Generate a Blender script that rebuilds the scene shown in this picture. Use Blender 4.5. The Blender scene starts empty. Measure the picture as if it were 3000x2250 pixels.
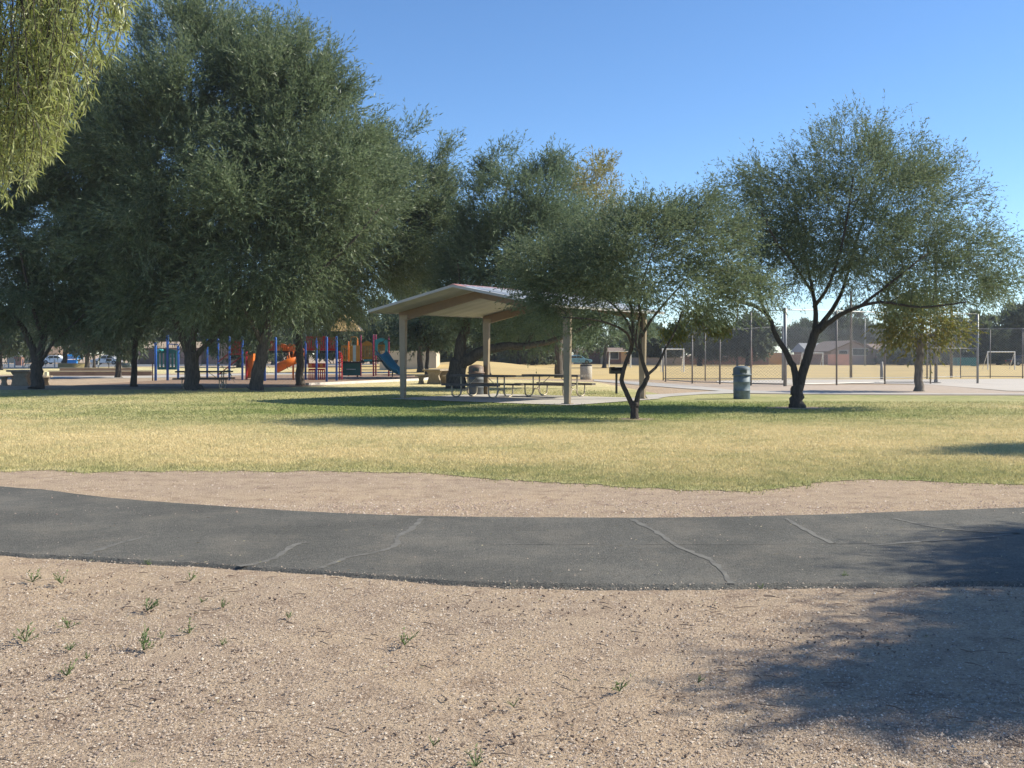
import bpy, math, random
import numpy as np
from mathutils import Vector, Matrix
random.seed(7); RNG = np.random.default_rng(11)
SC = bpy.context.scene
COL = SC.collection
R = math.radians
# ------------------------------------------------------------------ camera, sky, sun, exposure
F, H, YH = 3000.0, 1.55, 1038.0            # focal length in photo pixels, eye height, horizon row
cam = bpy.data.cameras.new('camera'); camo = bpy.data.objects.new('camera', cam); COL.objects.link(camo)
camo.location = (0, 0, H); camo.rotation_euler = (R(90), 0, 0)
cam.sensor_width = 36; cam.lens = 36 * F / 3000; cam.shift_y = -(1125 - YH) / 3000
cam.clip_end = 6000; cam.clip_start = 0.05
SC.camera = camo
SUN = Vector((0.985, 0.16, 0)).normalized(); ELEV = 37.0
w = bpy.data.worlds.new('World'); SC.world = w; w.use_nodes = True
nt = w.node_tree; sky = nt.nodes.new('ShaderNodeTexSky'); sky.sky_type = 'NISHITA'; sky.sun_disc = False
sky.sun_elevation = R(ELEV); sky.sun_rotation = math.atan2(SUN.x, SUN.y)
sky.air_density = 0.95; sky.dust_density = 0.0; sky.ozone_density = 5.0; sky.altitude = 1200
bg = nt.nodes['Background']; bg.inputs['Strength'].default_value = 0.108
hs = nt.nodes.new('ShaderNodeHueSaturation'); hs.inputs['Saturation'].default_value = 1.07; nt.links.new(sky.outputs[0], hs.inputs['Color']); nt.links.new(hs.outputs[0], bg.inputs[0])
sl = bpy.data.lights.new('sun', 'SUN'); sl.energy = 4.4; sl.angle = R(0.55); sl.color = (1, 0.94, 0.77)
so = bpy.data.objects.new('sun', sl); COL.objects.link(so)
sd = Vector((SUN.x * math.cos(R(ELEV)), SUN.y * math.cos(R(ELEV)), math.sin(R(ELEV))))
so.rotation_euler = sd.to_track_quat('Z', 'Y').to_euler(); so.location = (30, 0, 30)
SC.view_settings.view_transform = 'Standard'; SC.view_settings.look = 'None'
SC.view_settings.gamma = 1; SC.view_settings.use_curve_mapping = False; SC.view_settings.exposure = 0.83

# ------------------------------------------------------------------ helpers
def G(px, py, z=0.0):
    d = F * (H - z) / (py - YH); return Vector(((px - 1500) * d / F, d, z))
def D(py): return F * H / (py - YH)
def P(px, py, d): return Vector(((px - 1500) * d / F, d, H - (py - YH) * d / F))

MATS = {}
def nodes_of(name):
    m = bpy.data.materials.new(name); m.use_nodes = True; t = m.node_tree
    return m, t, t.nodes, t.links, t.nodes['Principled BSDF']
def noise(t, scale, detail=4, rough=.6, coord='Object', vec=None, dim=None):
    n = t.nodes.new('ShaderNodeTexNoise'); n.inputs['Scale'].default_value = scale
    n.inputs['Detail'].default_value = detail; n.inputs['Roughness'].default_value = rough
    if vec is None:
        c = t.nodes.new('ShaderNodeTexCoord'); vec = c.outputs[coord]
    t.links.new(vec, n.inputs['Vector']); return n
def ramp(t, src, stops):
    r = t.nodes.new('ShaderNodeValToRGB'); e = r.color_ramp.elements
    while len(e) > 1: e.remove(e[0])
    e[0].position = stops[0][0]; e[0].color = (*stops[0][1], 1)
    for p, c in stops[1:]:
        x = e.new(p); x.color = (*c, 1)
    t.links.new(src, r.inputs[0]); return r
def mix(t, fac, a, b, mode='MIX'):
    m = t.nodes.new('ShaderNodeMix'); m.data_type = 'RGBA'; m.blend_type = mode
    for s, v in ((m.inputs[0], fac), (m.inputs[6], a), (m.inputs[7], b)):
        if hasattr(v, 'links') or hasattr(v, 'is_linked'): t.links.new(v, s)
        elif isinstance(v, (int, float)): s.default_value = v
        else: s.default_value = (*v, 1)
    return m.outputs[2]
def bump(t, src, strength, dist, bsdf):
    b = t.nodes.new('ShaderNodeBump'); b.inputs['Strength'].default_value = strength
    b.inputs['Distance'].default_value = dist; t.links.new(src, b.inputs['Height'])
    t.links.new(b.outputs[0], bsdf.inputs['Normal']); return b
def paint(name, col, rough=.6, metal=0, var=.12, scale=3.0, bmp=.15):
    if name in MATS: return MATS[name]
    m, t, n, l, b = nodes_of(name)
    no = noise(t, scale, 6, .65)
    dk = tuple(c * (1 - var * 1.6) for c in col); lt = tuple(min(1, c * (1 + var)) for c in col)
    r = ramp(t, no.outputs[0], [(.3, dk), (.5, col), (.72, lt)])
    l.new(r.outputs[0], b.inputs['Base Color']); b.inputs['Roughness'].default_value = rough
    b.inputs['Metallic'].default_value = metal
    n2 = noise(t, scale * 9, 4); bump(t, n2.outputs[0], bmp, .01, b)
    MATS[name] = m; return m
def leafmat(name, cols, trans=.30, rough=.55):
    m, t, n, l, b = nodes_of(name)
    g = t.nodes.new('ShaderNodeNewGeometry')
    r = ramp(t, g.outputs['Random Per Island'], [(i / max(1, len(cols) - 1), c) for i, c in enumerate(cols)])
    no = noise(t, .45, 3); hv = mix(t, no.outputs[0], r.outputs[0], tuple(c * .8 for c in cols[0]))
    l.new(hv, b.inputs['Base Color']); b.inputs['Roughness'].default_value = rough
    b.inputs['Specular IOR Level'].default_value = .35
    tr = n.new('ShaderNodeBsdfTranslucent'); l.new(hv, tr.inputs[0])
    mx = n.new('ShaderNodeMixShader'); mx.inputs[0].default_value = trans
    l.new(b.outputs[0], mx.inputs[1]); l.new(tr.outputs[0], mx.inputs[2])
    l.new(mx.outputs[0], n['Material Output'].inputs['Surface']); return m

class MB:
    def __init__(s): s.v = []; s.f = []
    def add(s, vs, fs):
        o = len(s.v); s.v += [tuple(x) for x in vs]; s.f += [tuple(i + o for i in f) for f in fs]; return s
    def box(s, c, size, rz=0, ax=None):
        sx, sy, sz = size[0] / 2, size[1] / 2, size[2] / 2
        M = ax if ax is not None else Matrix.Rotation(rz, 3, 'Z'); c = Vector(c)
        vs = [c + M @ Vector((a * sx, b * sy, e * sz)) for e in (-1, 1) for a, b in ((-1, -1), (1, -1), (1, 1), (-1, 1))]
        return s.add(vs, [(3, 2, 1, 0), (4, 5, 6, 7), (0, 1, 5, 4), (1, 2, 6, 5), (2, 3, 7, 6), (3, 0, 4, 7)])
    def bar(s, a, b, wd, ht, up=(0, 0, 1)):
        a, b = Vector(a), Vector(b); x = (b - a); L = x.length; x.normalize()
        y = Vector(up).cross(x)
        if y.length < 1e-4: y = Vector((0, 1, 0)).cross(x)
        y.normalize(); z = x.cross(y)
        return s.box((a + b) / 2, (L, wd, ht), ax=Matrix((x, y, z)).transposed())
    def tube(s, pts, rad, n=8, cap=True):
        pts = [Vector(p) for p in pts]
        if not hasattr(rad, '__len__'): rad = [rad] * len(pts)
        vs = []; ref = None
        for i, p in enumerate(pts):
            t = (pts[min(i + 1, len(pts) - 1)] - pts[max(i - 1, 0)])
            t = t.normalized() if t.length > 1e-9 else Vector((0, 0, 1))
            if ref is None: ref = Vector((1, 0, 0)) if abs(t.x) < .9 else Vector((0, 1, 0))
            a = (ref - t * ref.dot(t)).normalized(); ref = a; b = t.cross(a)
            for k in range(n):
                th = 2 * math.pi * k / n
                vs.append(p + (a * math.cos(th) + b * math.sin(th)) * rad[i])
        fs = []
        for i in range(len(pts) - 1):
            for k in range(n):
                k2 = (k + 1) % n; fs.append((i * n + k, i * n + k2, (i + 1) * n + k2, (i + 1) * n + k))
        if cap: fs += [tuple(range(n))[::-1], tuple((len(pts) - 1) * n + k for k in range(n))]
        return s.add(vs, fs)
    def lathe(s, prof, c=(0, 0, 0), n=24):
        c = Vector(c); vs = []; fs = []
        for r, z in prof:
            for k in range(n):
                th = 2 * math.pi * k / n; vs.append(c + Vector((r * math.cos(th), r * math.sin(th), z)))
        for i in range(len(prof) - 1):
            for k in range(n):
                k2 = (k + 1) % n; fs.append((i * n + k, i * n + k2, (i + 1) * n + k2, (i + 1) * n + k))
        fs += [tuple(range(n))[::-1], tuple((len(prof) - 1) * n + k for k in range(n))]
        return s.add(vs, fs)
    def prism(s, poly, ext):                    # closed 3-D polygon extruded by a vector
        poly = [Vector(p) for p in poly]; ext = Vector(ext); n = len(poly)
        return s.add(poly + [p + ext for p in poly], [tuple(range(n))[::-1], tuple(range(n, 2 * n))] +
                     [(i, (i + 1) % n, n + (i + 1) % n, n + i) for i in range(n)])
    def build(s, name, mat, parent=None, smooth=False, bevel=0, org=None):
        if org is not None: s.v = [(a - org[0], b - org[1], c - org[2]) for a, b, c in s.v]
        me = bpy.data.meshes.new(name); me.from_pydata(s.v, [], s.f); me.update()
        if smooth: me.shade_smooth()
        me.materials.append(mat); o = bpy.data.objects.new(name, me); COL.objects.link(o)
        if parent is not None: o.parent = parent
        if bevel:
            b = o.modifiers.new('bevel', 'BEVEL'); b.width = bevel; b.segments = 2; b.limit_method = 'ANGLE'
        return o
def tag(o, label=None, cat=None, group=None, kind=None):
    for k, v in (('label', label), ('category', cat), ('group', group), ('kind', kind)):
        if v: o[k] = v
    return o
def empty(name, loc, label, cat, group=None, rz=0):
    o = bpy.data.objects.new(name, None); COL.objects.link(o); o.location = loc; o.rotation_euler = (0, 0, rz)
    o.empty_display_size = .2
    return tag(o, label, cat, group)
def copy_tree(o, parent=None):
    c = o.copy(); COL.objects.link(c)
    if parent is not None: c.parent = parent
    for ch in [x for x in bpy.data.objects if x.parent == o]: copy_tree(ch, c)
    return c
def big_mesh(name, verts, nper, mat, parent=None, smooth=False):
    """verts (N*nper,3); every nper vertices are one face"""
    me = bpy.data.meshes.new(name); nv = len(verts); nf = nv // nper
    me.vertices.add(nv); me.vertices.foreach_set('co', np.ascontiguousarray(verts, dtype=np.float32).ravel())
    me.loops.add(nv); me.loops.foreach_set('vertex_index', np.arange(nv, dtype=np.int32))
    me.polygons.add(nf); me.polygons.foreach_set('loop_start', np.arange(0, nv, nper, dtype=np.int32))
    me.update(calc_edges=True); me.materials.append(mat)
    o = bpy.data.objects.new(name, me); COL.objects.link(o)
    if parent is not None: o.parent = parent
    return o
def sheet(name, pts, z, mat, kind='structure'):
    me = bpy.data.meshes.new(name); me.from_pydata([(p[0], p[1], z) for p in pts], [], [tuple(range(len(pts)))])
    me.update(); me.materials.append(mat); o = bpy.data.objects.new(name, me); COL.objects.link(o)
    if me.polygons[0].normal.z < 0: me.flip_normals()
    o['kind'] = kind; return o
def smooth_line(pts, n=4):
    pts = [np.array(p, float) for p in pts]; out = []
    for i in range(len(pts) - 1):
        p0 = pts[max(i - 1, 0)]; p1 = pts[i]; p2 = pts[i + 1]; p3 = pts[min(i + 2, len(pts) - 1)]
        for k in range(n):
            t = k / n
            out.append(.5 * ((2 * p1) + (-p0 + p2) * t + (2 * p0 - 5 * p1 + 4 * p2 - p3) * t * t + (-p0 + 3 * p1 - 3 * p2 + p3) * t ** 3))
    out.append(pts[-1]); return out
def wobble(pts, amp, step):
    from mathutils import noise as mn
    out = []
    for i in range(len(pts) - 1):
        a, b = Vector(pts[i]), Vector(pts[i + 1]); n = max(1, int((b - a).length / step))
        for k in range(n):
            p = a.lerp(b, k / n); w1 = mn.noise(p * 1.7) * amp * 2.2 + mn.noise(p * 7) * amp * 1.3 + random.gauss(0, amp * .25); out.append(Vector((p.x + random.gauss(0, amp * .2), p.y + w1, 0)))
    out.append(Vector(pts[-1])); return out

# ------------------------------------------------------------------ ground materials
def mat_sand():
    m, t, n, l, b = nodes_of('decomposed_granite')
    big = noise(t, .35, 5, .6); fine = noise(t, 55, 4, .75); mid = noise(t, 4, 5, .7)
    a = ramp(t, big.outputs[0], [(.3, (.42, .33, .25)), (.5, (.47, .37, .27)), (.7, (.52, .40, .28))])
    f = ramp(t, fine.outputs[0], [(.3, (.50, .44, .42)), (.48, (.9, .88, .87)), (.62, (1.12, 1.1, 1.1))])
    c = mix(t, 1.0, a.outputs[0], f.outputs[0], 'MULTIPLY')
    mm = ramp(t, mid.outputs[0], [(.30, (.62, .58, .58)), (.46, (.92, .90, .90)), (.6, (1.03, 1.02, 1))])
    c = mix(t, 1.0, c, mm.outputs[0], 'MULTIPLY')
    l.new(c, b.inputs['Base Color']); b.inputs['Roughness'].default_value = .95
    b.inputs['Specular IOR Level'].default_value = .1
    bp = bump(t, fine.outputs[0], .9, .02, b)
    b2 = n.new('ShaderNodeBump'); b2.inputs['Strength'].default_value = .4; b2.inputs['Distance'].default_value = .03
    l.new(mid.outputs[0], b2.inputs['Height']); l.new(b2.outputs[0], bp.inputs['Normal'])
    return m
def grass_color(t, straw=(.68, .565, .32), green=(.235, .275, .10), far=False):
    g = t.nodes.new('ShaderNodeNewGeometry'); s = t.nodes.new('ShaderNodeSeparateXYZ')
    t.links.new(g.outputs['Position'], s.inputs[0])
    no = noise(t, .28, 5, .6, vec=g.outputs['Position']); n2 = noise(t, 2.5, 4, .7, vec=g.outputs['Position'])
    mr = t.nodes.new('ShaderNodeMapRange'); mr.inputs[1].default_value = 0; mr.inputs[2].default_value = 50
    t.links.new(s.outputs[1], mr.inputs[0])
    # greener strip beside the path, straw in the middle of the lawn, greener again under the trees
    gr = ramp(t, mr.outputs[0], [(.22, (.70,) * 3), (.265, (.48,) * 3), (.30, (.2,) * 3), (.39, (.08,) * 3), (.46, (.22,) * 3), (.54, (.42,) * 3), (.62, (.45,) * 3), (.72, (.62,) * 3), (.86, (.45,) * 3), (1, (.1,) * 3)])
    ad = t.nodes.new('ShaderNodeMath'); ad.operation = 'MULTIPLY_ADD'; ad.inputs[1].default_value = 1.5
    t.links.new(no.outputs[0], ad.inputs[0])
    sb = t.nodes.new('ShaderNodeMath'); sb.operation = 'ADD'; sb.inputs[1].default_value = -.75
    t.links.new(gr.outputs[0], sb.inputs[0]); t.links.new(sb.outputs[0], ad.inputs[2])
    a2 = t.nodes.new('ShaderNodeMath'); a2.operation = 'MULTIPLY_ADD'; a2.inputs[1].default_value = 1.1; a2.inputs[2].default_value = -.55
    t.links.new(n2.outputs[0], a2.inputs[0])
    sm = t.nodes.new('ShaderNodeMath'); sm.operation = 'ADD'; sm.use_clamp = True
    t.links.new(ad.outputs[0], sm.inputs[0]); t.links.new(a2.outputs[0], sm.inputs[1])
    # greener turf where the shelter and the two mesquites keep it cool
    vm = t.nodes.new('ShaderNodeVectorMath'); vm.operation = 'MULTIPLY_ADD'; vm.inputs[1].default_value = (1 / 12, 1 / 7.5, 0); vm.inputs[2].default_value = (-.02, -28.5 / 7.5, 0)
    t.links.new(g.outputs['Position'], vm.inputs[0]); ln = t.nodes.new('ShaderNodeVectorMath'); ln.operation = 'LENGTH'; t.links.new(vm.outputs[0], ln.inputs[0])
    lg = t.nodes.new('ShaderNodeMapRange'); lg.inputs[1].default_value = .45; lg.inputs[2].default_value = 1.15; lg.inputs[3].default_value = .62; lg.inputs[4].default_value = 0
    t.links.new(ln.outputs['Value'], lg.inputs[0]); fs_ = t.nodes.new('ShaderNodeMath'); fs_.operation = 'ADD'; fs_.use_clamp = True
    t.links.new(sm.outputs[0], fs_.inputs[0]); t.links.new(lg.outputs[0], fs_.inputs[1])
    return mix(t, fs_.outputs[0], straw, green), n2
def mat_lawn():
    m, t, n, l, b = nodes_of('lawn_grass'); c, n2 = grass_color(t)
    fine = noise(t, 30, 3, .8); f = ramp(t, fine.outputs[0], [(.32, (.62, .62, .6)), (.6, (1.1, 1.1, 1.1))])
    l.new(mix(t, 1.0, c, f.outputs[0], 'MULTIPLY'), b.inputs['Base Color']); b.inputs['Roughness'].default_value = .95
    b.inputs['Specular IOR Level'].default_value = .05
    bump(t, fine.outputs[0], .8, .04, b); return m
def mat_blades():
    m, t, n, l, b = nodes_of('grass_blades'); c, n2 = grass_color(t)
    g = n.new('ShaderNodeNewGeometry'); r = ramp(t, g.outputs['Random Per Island'], [(0, (.75, .75, .75)), (1, (1.35, 1.3, 1.25))])
    l.new(mix(t, 1.0, c, r.outputs[0], 'MULTIPLY'), b.inputs['Base Color']); b.inputs['Roughness'].default_value = .8
    b.inputs['Specular IOR Level'].default_value = .1
    tr = n.new('ShaderNodeBsdfTranslucent'); l.new(c, tr.inputs[0]); mx = n.new('ShaderNodeMixShader'); mx.inputs[0].default_value = .35
    l.new(b.outputs[0], mx.inputs[1]); l.new(tr.outputs[0], mx.inputs[2]); l.new(mx.outputs[0], n['Material Output'].inputs['Surface'])
    return m
def mat_asphalt():
    m, t, n, l, b = nodes_of('asphalt'); fine = noise(t, 70, 3, .8); big = noise(t, .8, 5, .6); mid = noise(t, 26, 5, .8)
    a = ramp(t, big.outputs[0], [(.25, (.085, .081, .072)), (.45, (.108, .102, .091)), (.75, (.145, .137, .122))])
    f = ramp(t, fine.outputs[0], [(.30, (.45, .45, .45)), (.5, (1, 1, 1)), (.68, (1.5, 1.5, 1.45)), (.78, (2.4, 2.2, 1.9))])
    c = mix(t, 1.0, a.outputs[0], f.outputs[0], 'MULTIPLY')
    f2 = ramp(t, mid.outputs[0], [(.3, (.66, .66, .66)), (.5, (1, 1, 1)), (.72, (1.25, 1.25, 1.22))]); c = mix(t, 1.0, c, f2.outputs[0], 'MULTIPLY')
    du = noise(t, 1.6, 7, .72); dr = ramp(t, du.outputs[0], [(.48, (0, 0, 0)), (.72, (.38, .38, .38))]); c = mix(t, dr.outputs[0], c, (.22, .185, .145))
    l.new(c, b.inputs['Base Color']); b.inputs['Roughness'].default_value = .85; b.inputs['Specular IOR Level'].default_value = .25
    bump(t, fine.outputs[0], .8, .012, b); return m
SAND = mat_sand(); LAWN = mat_lawn(); BLADES = mat_blades(); ASPH = mat_asphalt()
CONC = paint('concrete_paving', (.44, .40, .36), .9, scale=1.2, var=.1, bmp=.3)
COURT = paint('court_concrete', (.49, .43, .37), .9, scale=.5, var=.08, bmp=.2)
PGRAV = paint('pink_gravel', (.42, .33, .26), .95, scale=2.5, var=.14, bmp=.8)
BARK = paint('bark_mulch', (.25, .16, .105), .95, scale=5, var=.3, bmp=1.0)
GOLD = paint('dry_field_grass', (.50, .36, .15), .95, scale=.12, var=.12, bmp=.6)
ROADM = paint('street_asphalt', (.16, .16, .165), .9, scale=.6)
CRACK = paint('sand_in_crack', (.142, .133, .118), .95, scale=6, var=.25)

# ------------------------------------------------------------------ ground
def ground_mesh():
    # one sheet, fine near the camera, reaching the horizon
    ys = list(np.arange(-6, 14, .16)) + list(np.geomspace(14.2, 4000, 60)); ys = [-3000, -300, -40, -12] + ys
    xs = list(np.arange(-8, 8.01, .16)); xs = [-4000, -1500, -500, -200, -90, -40, -20, -12] + xs + [12, 20, 40, 90, 200, 500, 1500, 4000]
    from mathutils import noise as mn
    vs = []
    for y in ys:
        for x in xs:
            near = max(0, min(1, (8.1 - abs(x)) * 2)) * max(0, min(1, (11.0 - y) / 1.5))
            z = (mn.noise(Vector((x * .9, y * .9, 0))) * .018 + mn.noise(Vector((x * 3.1, y * 3.1, 4))) * .010) * near - .012 * near
            vs.append((x, y, min(z, 0.002)))
    nx = len(xs); fs = [(j * nx + i, j * nx + i + 1, (j + 1) * nx + i + 1, (j + 1) * nx + i) for j in range(len(ys) - 1) for i in range(nx - 1)]
    me = bpy.data.meshes.new('ground'); me.from_pydata(vs, [], fs); me.update(); me.shade_smooth(); me.materials.append(SAND)
    o = bpy.data.objects.new('ground', me); COL.objects.link(o); o['kind'] = 'structure'
ground_mesh()
# lawn: ragged near edge
edge = [(-3500, 1440), (-900, 1398), (-300, 1385), (0, 1381), (300, 1383), (700, 1380), (1000, 1383), (1200, 1385), (1500, 1408), (1800, 1426), (2130, 1442), (2300, 1430), (2420, 1412), (2560, 1405), (2750, 1412), (3000, 1424), (3400, 1428), (4200, 1430), (5200, 1418), (7000, 1425)]
near_edge = wobble([G(*e) for e in edge], .09, .06)
lawn = near_edge + [Vector((42, 38, 0)), Vector((16.5, 38.3, 0)), G(2700, 1159), G(2350, 1156), G(2140, 1154), G(1950, 1158), G(1750, 1120), G(1500, 1112), G(1260, 1113), G(985, 1128), G(880, 1134), G(560, 1141), G(150, 1143), G(-300, 1143), Vector((-45, 44, 0))]
sheet('lawn', lawn, .006, LAWN)
rear_lawn = [G(1150, 1108), G(1230, 1114), G(1500, 1112), G(1760, 1120), G(1950, 1140), G(2080, 1146), G(1950, 1157), G(1500, 1160), G(1200, 1140), G(980, 1127)]
# gold field beyond the fence
sheet('dry_field', [Vector((-18, 69, 0)), Vector((4, 64, 0)), Vector((12, 60.5, 0)), Vector((24, 60, 0)), Vector((90, 60, 0)), Vector((160, 160, 0)), Vector((-22, 160, 0)), Vector((-22, 105, 0))], .010, GOLD)
# mound
mb = MB(); NR, NA = 10, 40; c0 = Vector((-4.5, 112, 0))
vs = [c0 + Vector((0, 0, .80))]; fs = []
for i in range(1, NR + 1):
    r = i / NR
    for k in range(NA):
        a = 2 * math.pi * k / NA; vs.append(c0 + Vector((11 * r * math.cos(a), 22 * r * math.sin(a), .80 * (.5 + .5 * math.cos(math.pi * r)) - (.05 if i == NR else 0) + .011)))
for k in range(NA): fs.append((0, 1 + k, 1 + (k + 1) % NA))
for i in range(1, NR):
    for k in range(NA):
        a = 1 + (i - 1) * NA; b2 = 1 + i * NA; fs.append((a + k, b2 + k, b2 + (k + 1) % NA, a + (k + 1) % NA))
mb.add(vs, fs); tag(mb.build('grass_mound', GOLD, smooth=True), kind='structure')
# playground bark, paths, court, gravel
sheet('playground_bark', [G(200, 1131), G(395, 1119), G(560, 1110), G(760, 1100), G(1180, 1096), G(1262, 1110), G(985, 1125), G(880, 1133), G(560, 1138)], .014, BARK)
sheet('playground_path', [G(-500, 1112), G(400, 1109), G(560, 1104), G(760, 1098.5), G(1180, 1094), G(1180, 1089), G(760, 1094), G(400, 1102), G(-500, 1105)], .018, CONC)
sheet('park_grass', [G(-900, 1100), G(-100, 1099), G(400, 1096), G(1180, 1088.8), G(1400, 1086), G(1150, 1074), G(-900, 1078)], .009, LAWN)
sheet('gravel_strip', [G(1760, 1119), G(2028, 1124), G(2300, 1128), G(2600, 1129), G(2730, 1127), G(2950, 1147), G(3300, 1152), G(3900, 1155), G(3900, 1160), G(3000, 1159), G(2700, 1158.5), G(2350, 1155.5), G(2170, 1153), G(2080, 1144)], .010, PGRAV)
sheet('court_slab', [G(2100, 1116), G(2300, 1112.5), G(2720, 1112), G(3000, 1110), G(3800, 1108), G(3800, 1154), G(3300, 1151), G(2950, 1146), G(2735, 1128), G(2600, 1124.5), G(2300, 1124), G(2100, 1121.5)], .018, COURT)
sheet('sidewalk', [G(1740, 1113), G(1900, 1121), G(2060, 1134), G(2150, 1144), G(2420, 1150.5), G(2700, 1153.5), G(3300, 1155), G(3300, 1158), G(2700, 1157), G(2400, 1155.5), G(2160, 1153), G(2060, 1156), G(1960, 1163), G(1900, 1173), G(1890, 1158), G(1960, 1155), G(2060, 1149), G(2110, 1146.5), G(2000, 1139), G(1900, 1131), G(1740, 1117)], .022, CONC)
sheet('street', [G(-900, 1084), G(170, 1080), G(330, 1074), G(1100, 1069.5), G(1100, 1066), G(-900, 1066)], .014, ROADM)
kb = MB(); kp = [G(900, 1129.5), G(985, 1126), G(1110, 1120), G(1240, 1114.5), G(1262, 1110)]
for a, b2 in zip(kp, kp[1:]): kb.bar(a + Vector((0, 0, .06)), b2 + Vector((0, 0, .06)), .2, .14)
tag(kb.build('playground_kerb', paint('pale_kerb', (.62, .56, .50), .9)), kind='structure')

for k, (px, py, rx) in enumerate(((2345, 1196, .95), (1862, 1229, .5), (567, 1144, 1.1), (747, 1146, 1.0), (108, 1141, .9))):
    c = G(px, py); sheet('bare_soil', [(c.x + rx * math.cos(a) * random.uniform(.75, 1.2), c.y + rx * .8 * math.sin(a) * random.uniform(.75, 1.2)) for a in [2 * math.pi * i / 26 for i in range(26)]], .0105, paint('bare_soil', (.30, .22, .15), .95, scale=6, var=.25, bmp=.6))
# asphalt path, 5 cm thick with ragged edges
top = [(-3000, 1330), (-700, 1405), (0, 1421), (300, 1452), (700, 1482), (1100, 1503), (1500, 1510), (1900, 1512), (2300, 1506), (2650, 1494), (3000, 1482), (3500, 1466), (4400, 1436), (5600, 1400)]
bot = [(6400, 1580), (4600, 1655), (3500, 1690), (3000, 1695), (2700, 1700), (2300, 1703), (2000, 1705), (1700, 1704), (1400, 1696), (1000, 1672), (600, 1645), (300, 1628), (0, 1614), (-700, 1588), (-3600, 1470)]
tp = [Vector((*p[:2], 0)) for p in smooth_line([G(*e, .03) for e in top], 3)]; bp_ = [Vector((*p[:2], 0)) for p in smooth_line([G(*e, .03) for e in bot], 3)]
wobble_top = wobble(tp, .007, .05); pl = wobble_top + wobble(bp_, .016, .05)
mb = MB(); n = len(pl); ins = []
PZ = .016
mb.add([(p.x, p.y, PZ) for p in pl], [tuple(range(n))])
path = mb.build('asphalt_path', ASPH); path['kind'] = 'structure'
h_ = len(pl) // 2 + 1; lowe = pl[len(wobble_top):]; mb = MB(); m_ = len(lowe)
mb.add([(p.x, p.y, PZ) for p in lowe] + [(p.x, p.y - .025, PZ - .012) for p in lowe] + [(p.x, p.y - .07, -.04) for p in lowe],
       [(i, m_ + i, m_ + i + 1, i + 1) for i in range(m_ - 1)] + [(m_ + i, 2 * m_ + i, 2 * m_ + i + 1, m_ + i + 1) for i in range(m_ - 1)])
mb.build('path_edge', ASPH, path, smooth=True)
if path.data.polygons[0].normal.z < 0: path.data.flip_normals()
cracks = [[(1235, 1512), (1200, 1545), (1165, 1565), (1158, 1590), (1100, 1610), (1020, 1625), (940, 1655)],
          [(1855, 1515), (1930, 1555), (1985, 1592), (2060, 1622), (2110, 1655), (2140, 1700)],
          [(2300, 1512), (2370, 1550), (2440, 1585)], [(2620, 1512), (2760, 1540), (2990, 1556)],
          [(2560, 1590), (2700, 1578), (2860, 1568), (2985, 1555)],
          [(1330, 1583), (1700, 1587), (2100, 1586), (2560, 1583)],
          [(250, 1616), (330, 1590), (420, 1565)], [(700, 1650), (790, 1632), (860, 1590), (900, 1580)]]
for ci, cr in enumerate(cracks):
    pts = [G(*e, .04) for e in cr]; pts = [Vector(p) for p in smooth_line(pts, 8)]; vs = []; fs = []
    thin = ci in (5,)
    for i, p in enumerate(pts):
        t_ = (pts[min(i + 1, len(pts) - 1)] - pts[max(i - 1, 0)]).normalized(); nn = Vector((-t_.y, t_.x, 0))
        wd = (.005 if thin else .024) * random.uniform(.5, 1.4); jit = nn * random.gauss(0, .006)
        vs += [(p + nn * wd + jit)[:2] + (0.0190,), (p - nn * wd + jit)[:2] + (0.0190,)]
    fs = [(2 * i, 2 * i + 1, 2 * i + 3, 2 * i + 2) for i in range(len(pts) - 1)]
    mb = MB().add(vs, fs); mb.build('path_crack', CRACK, path)

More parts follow.
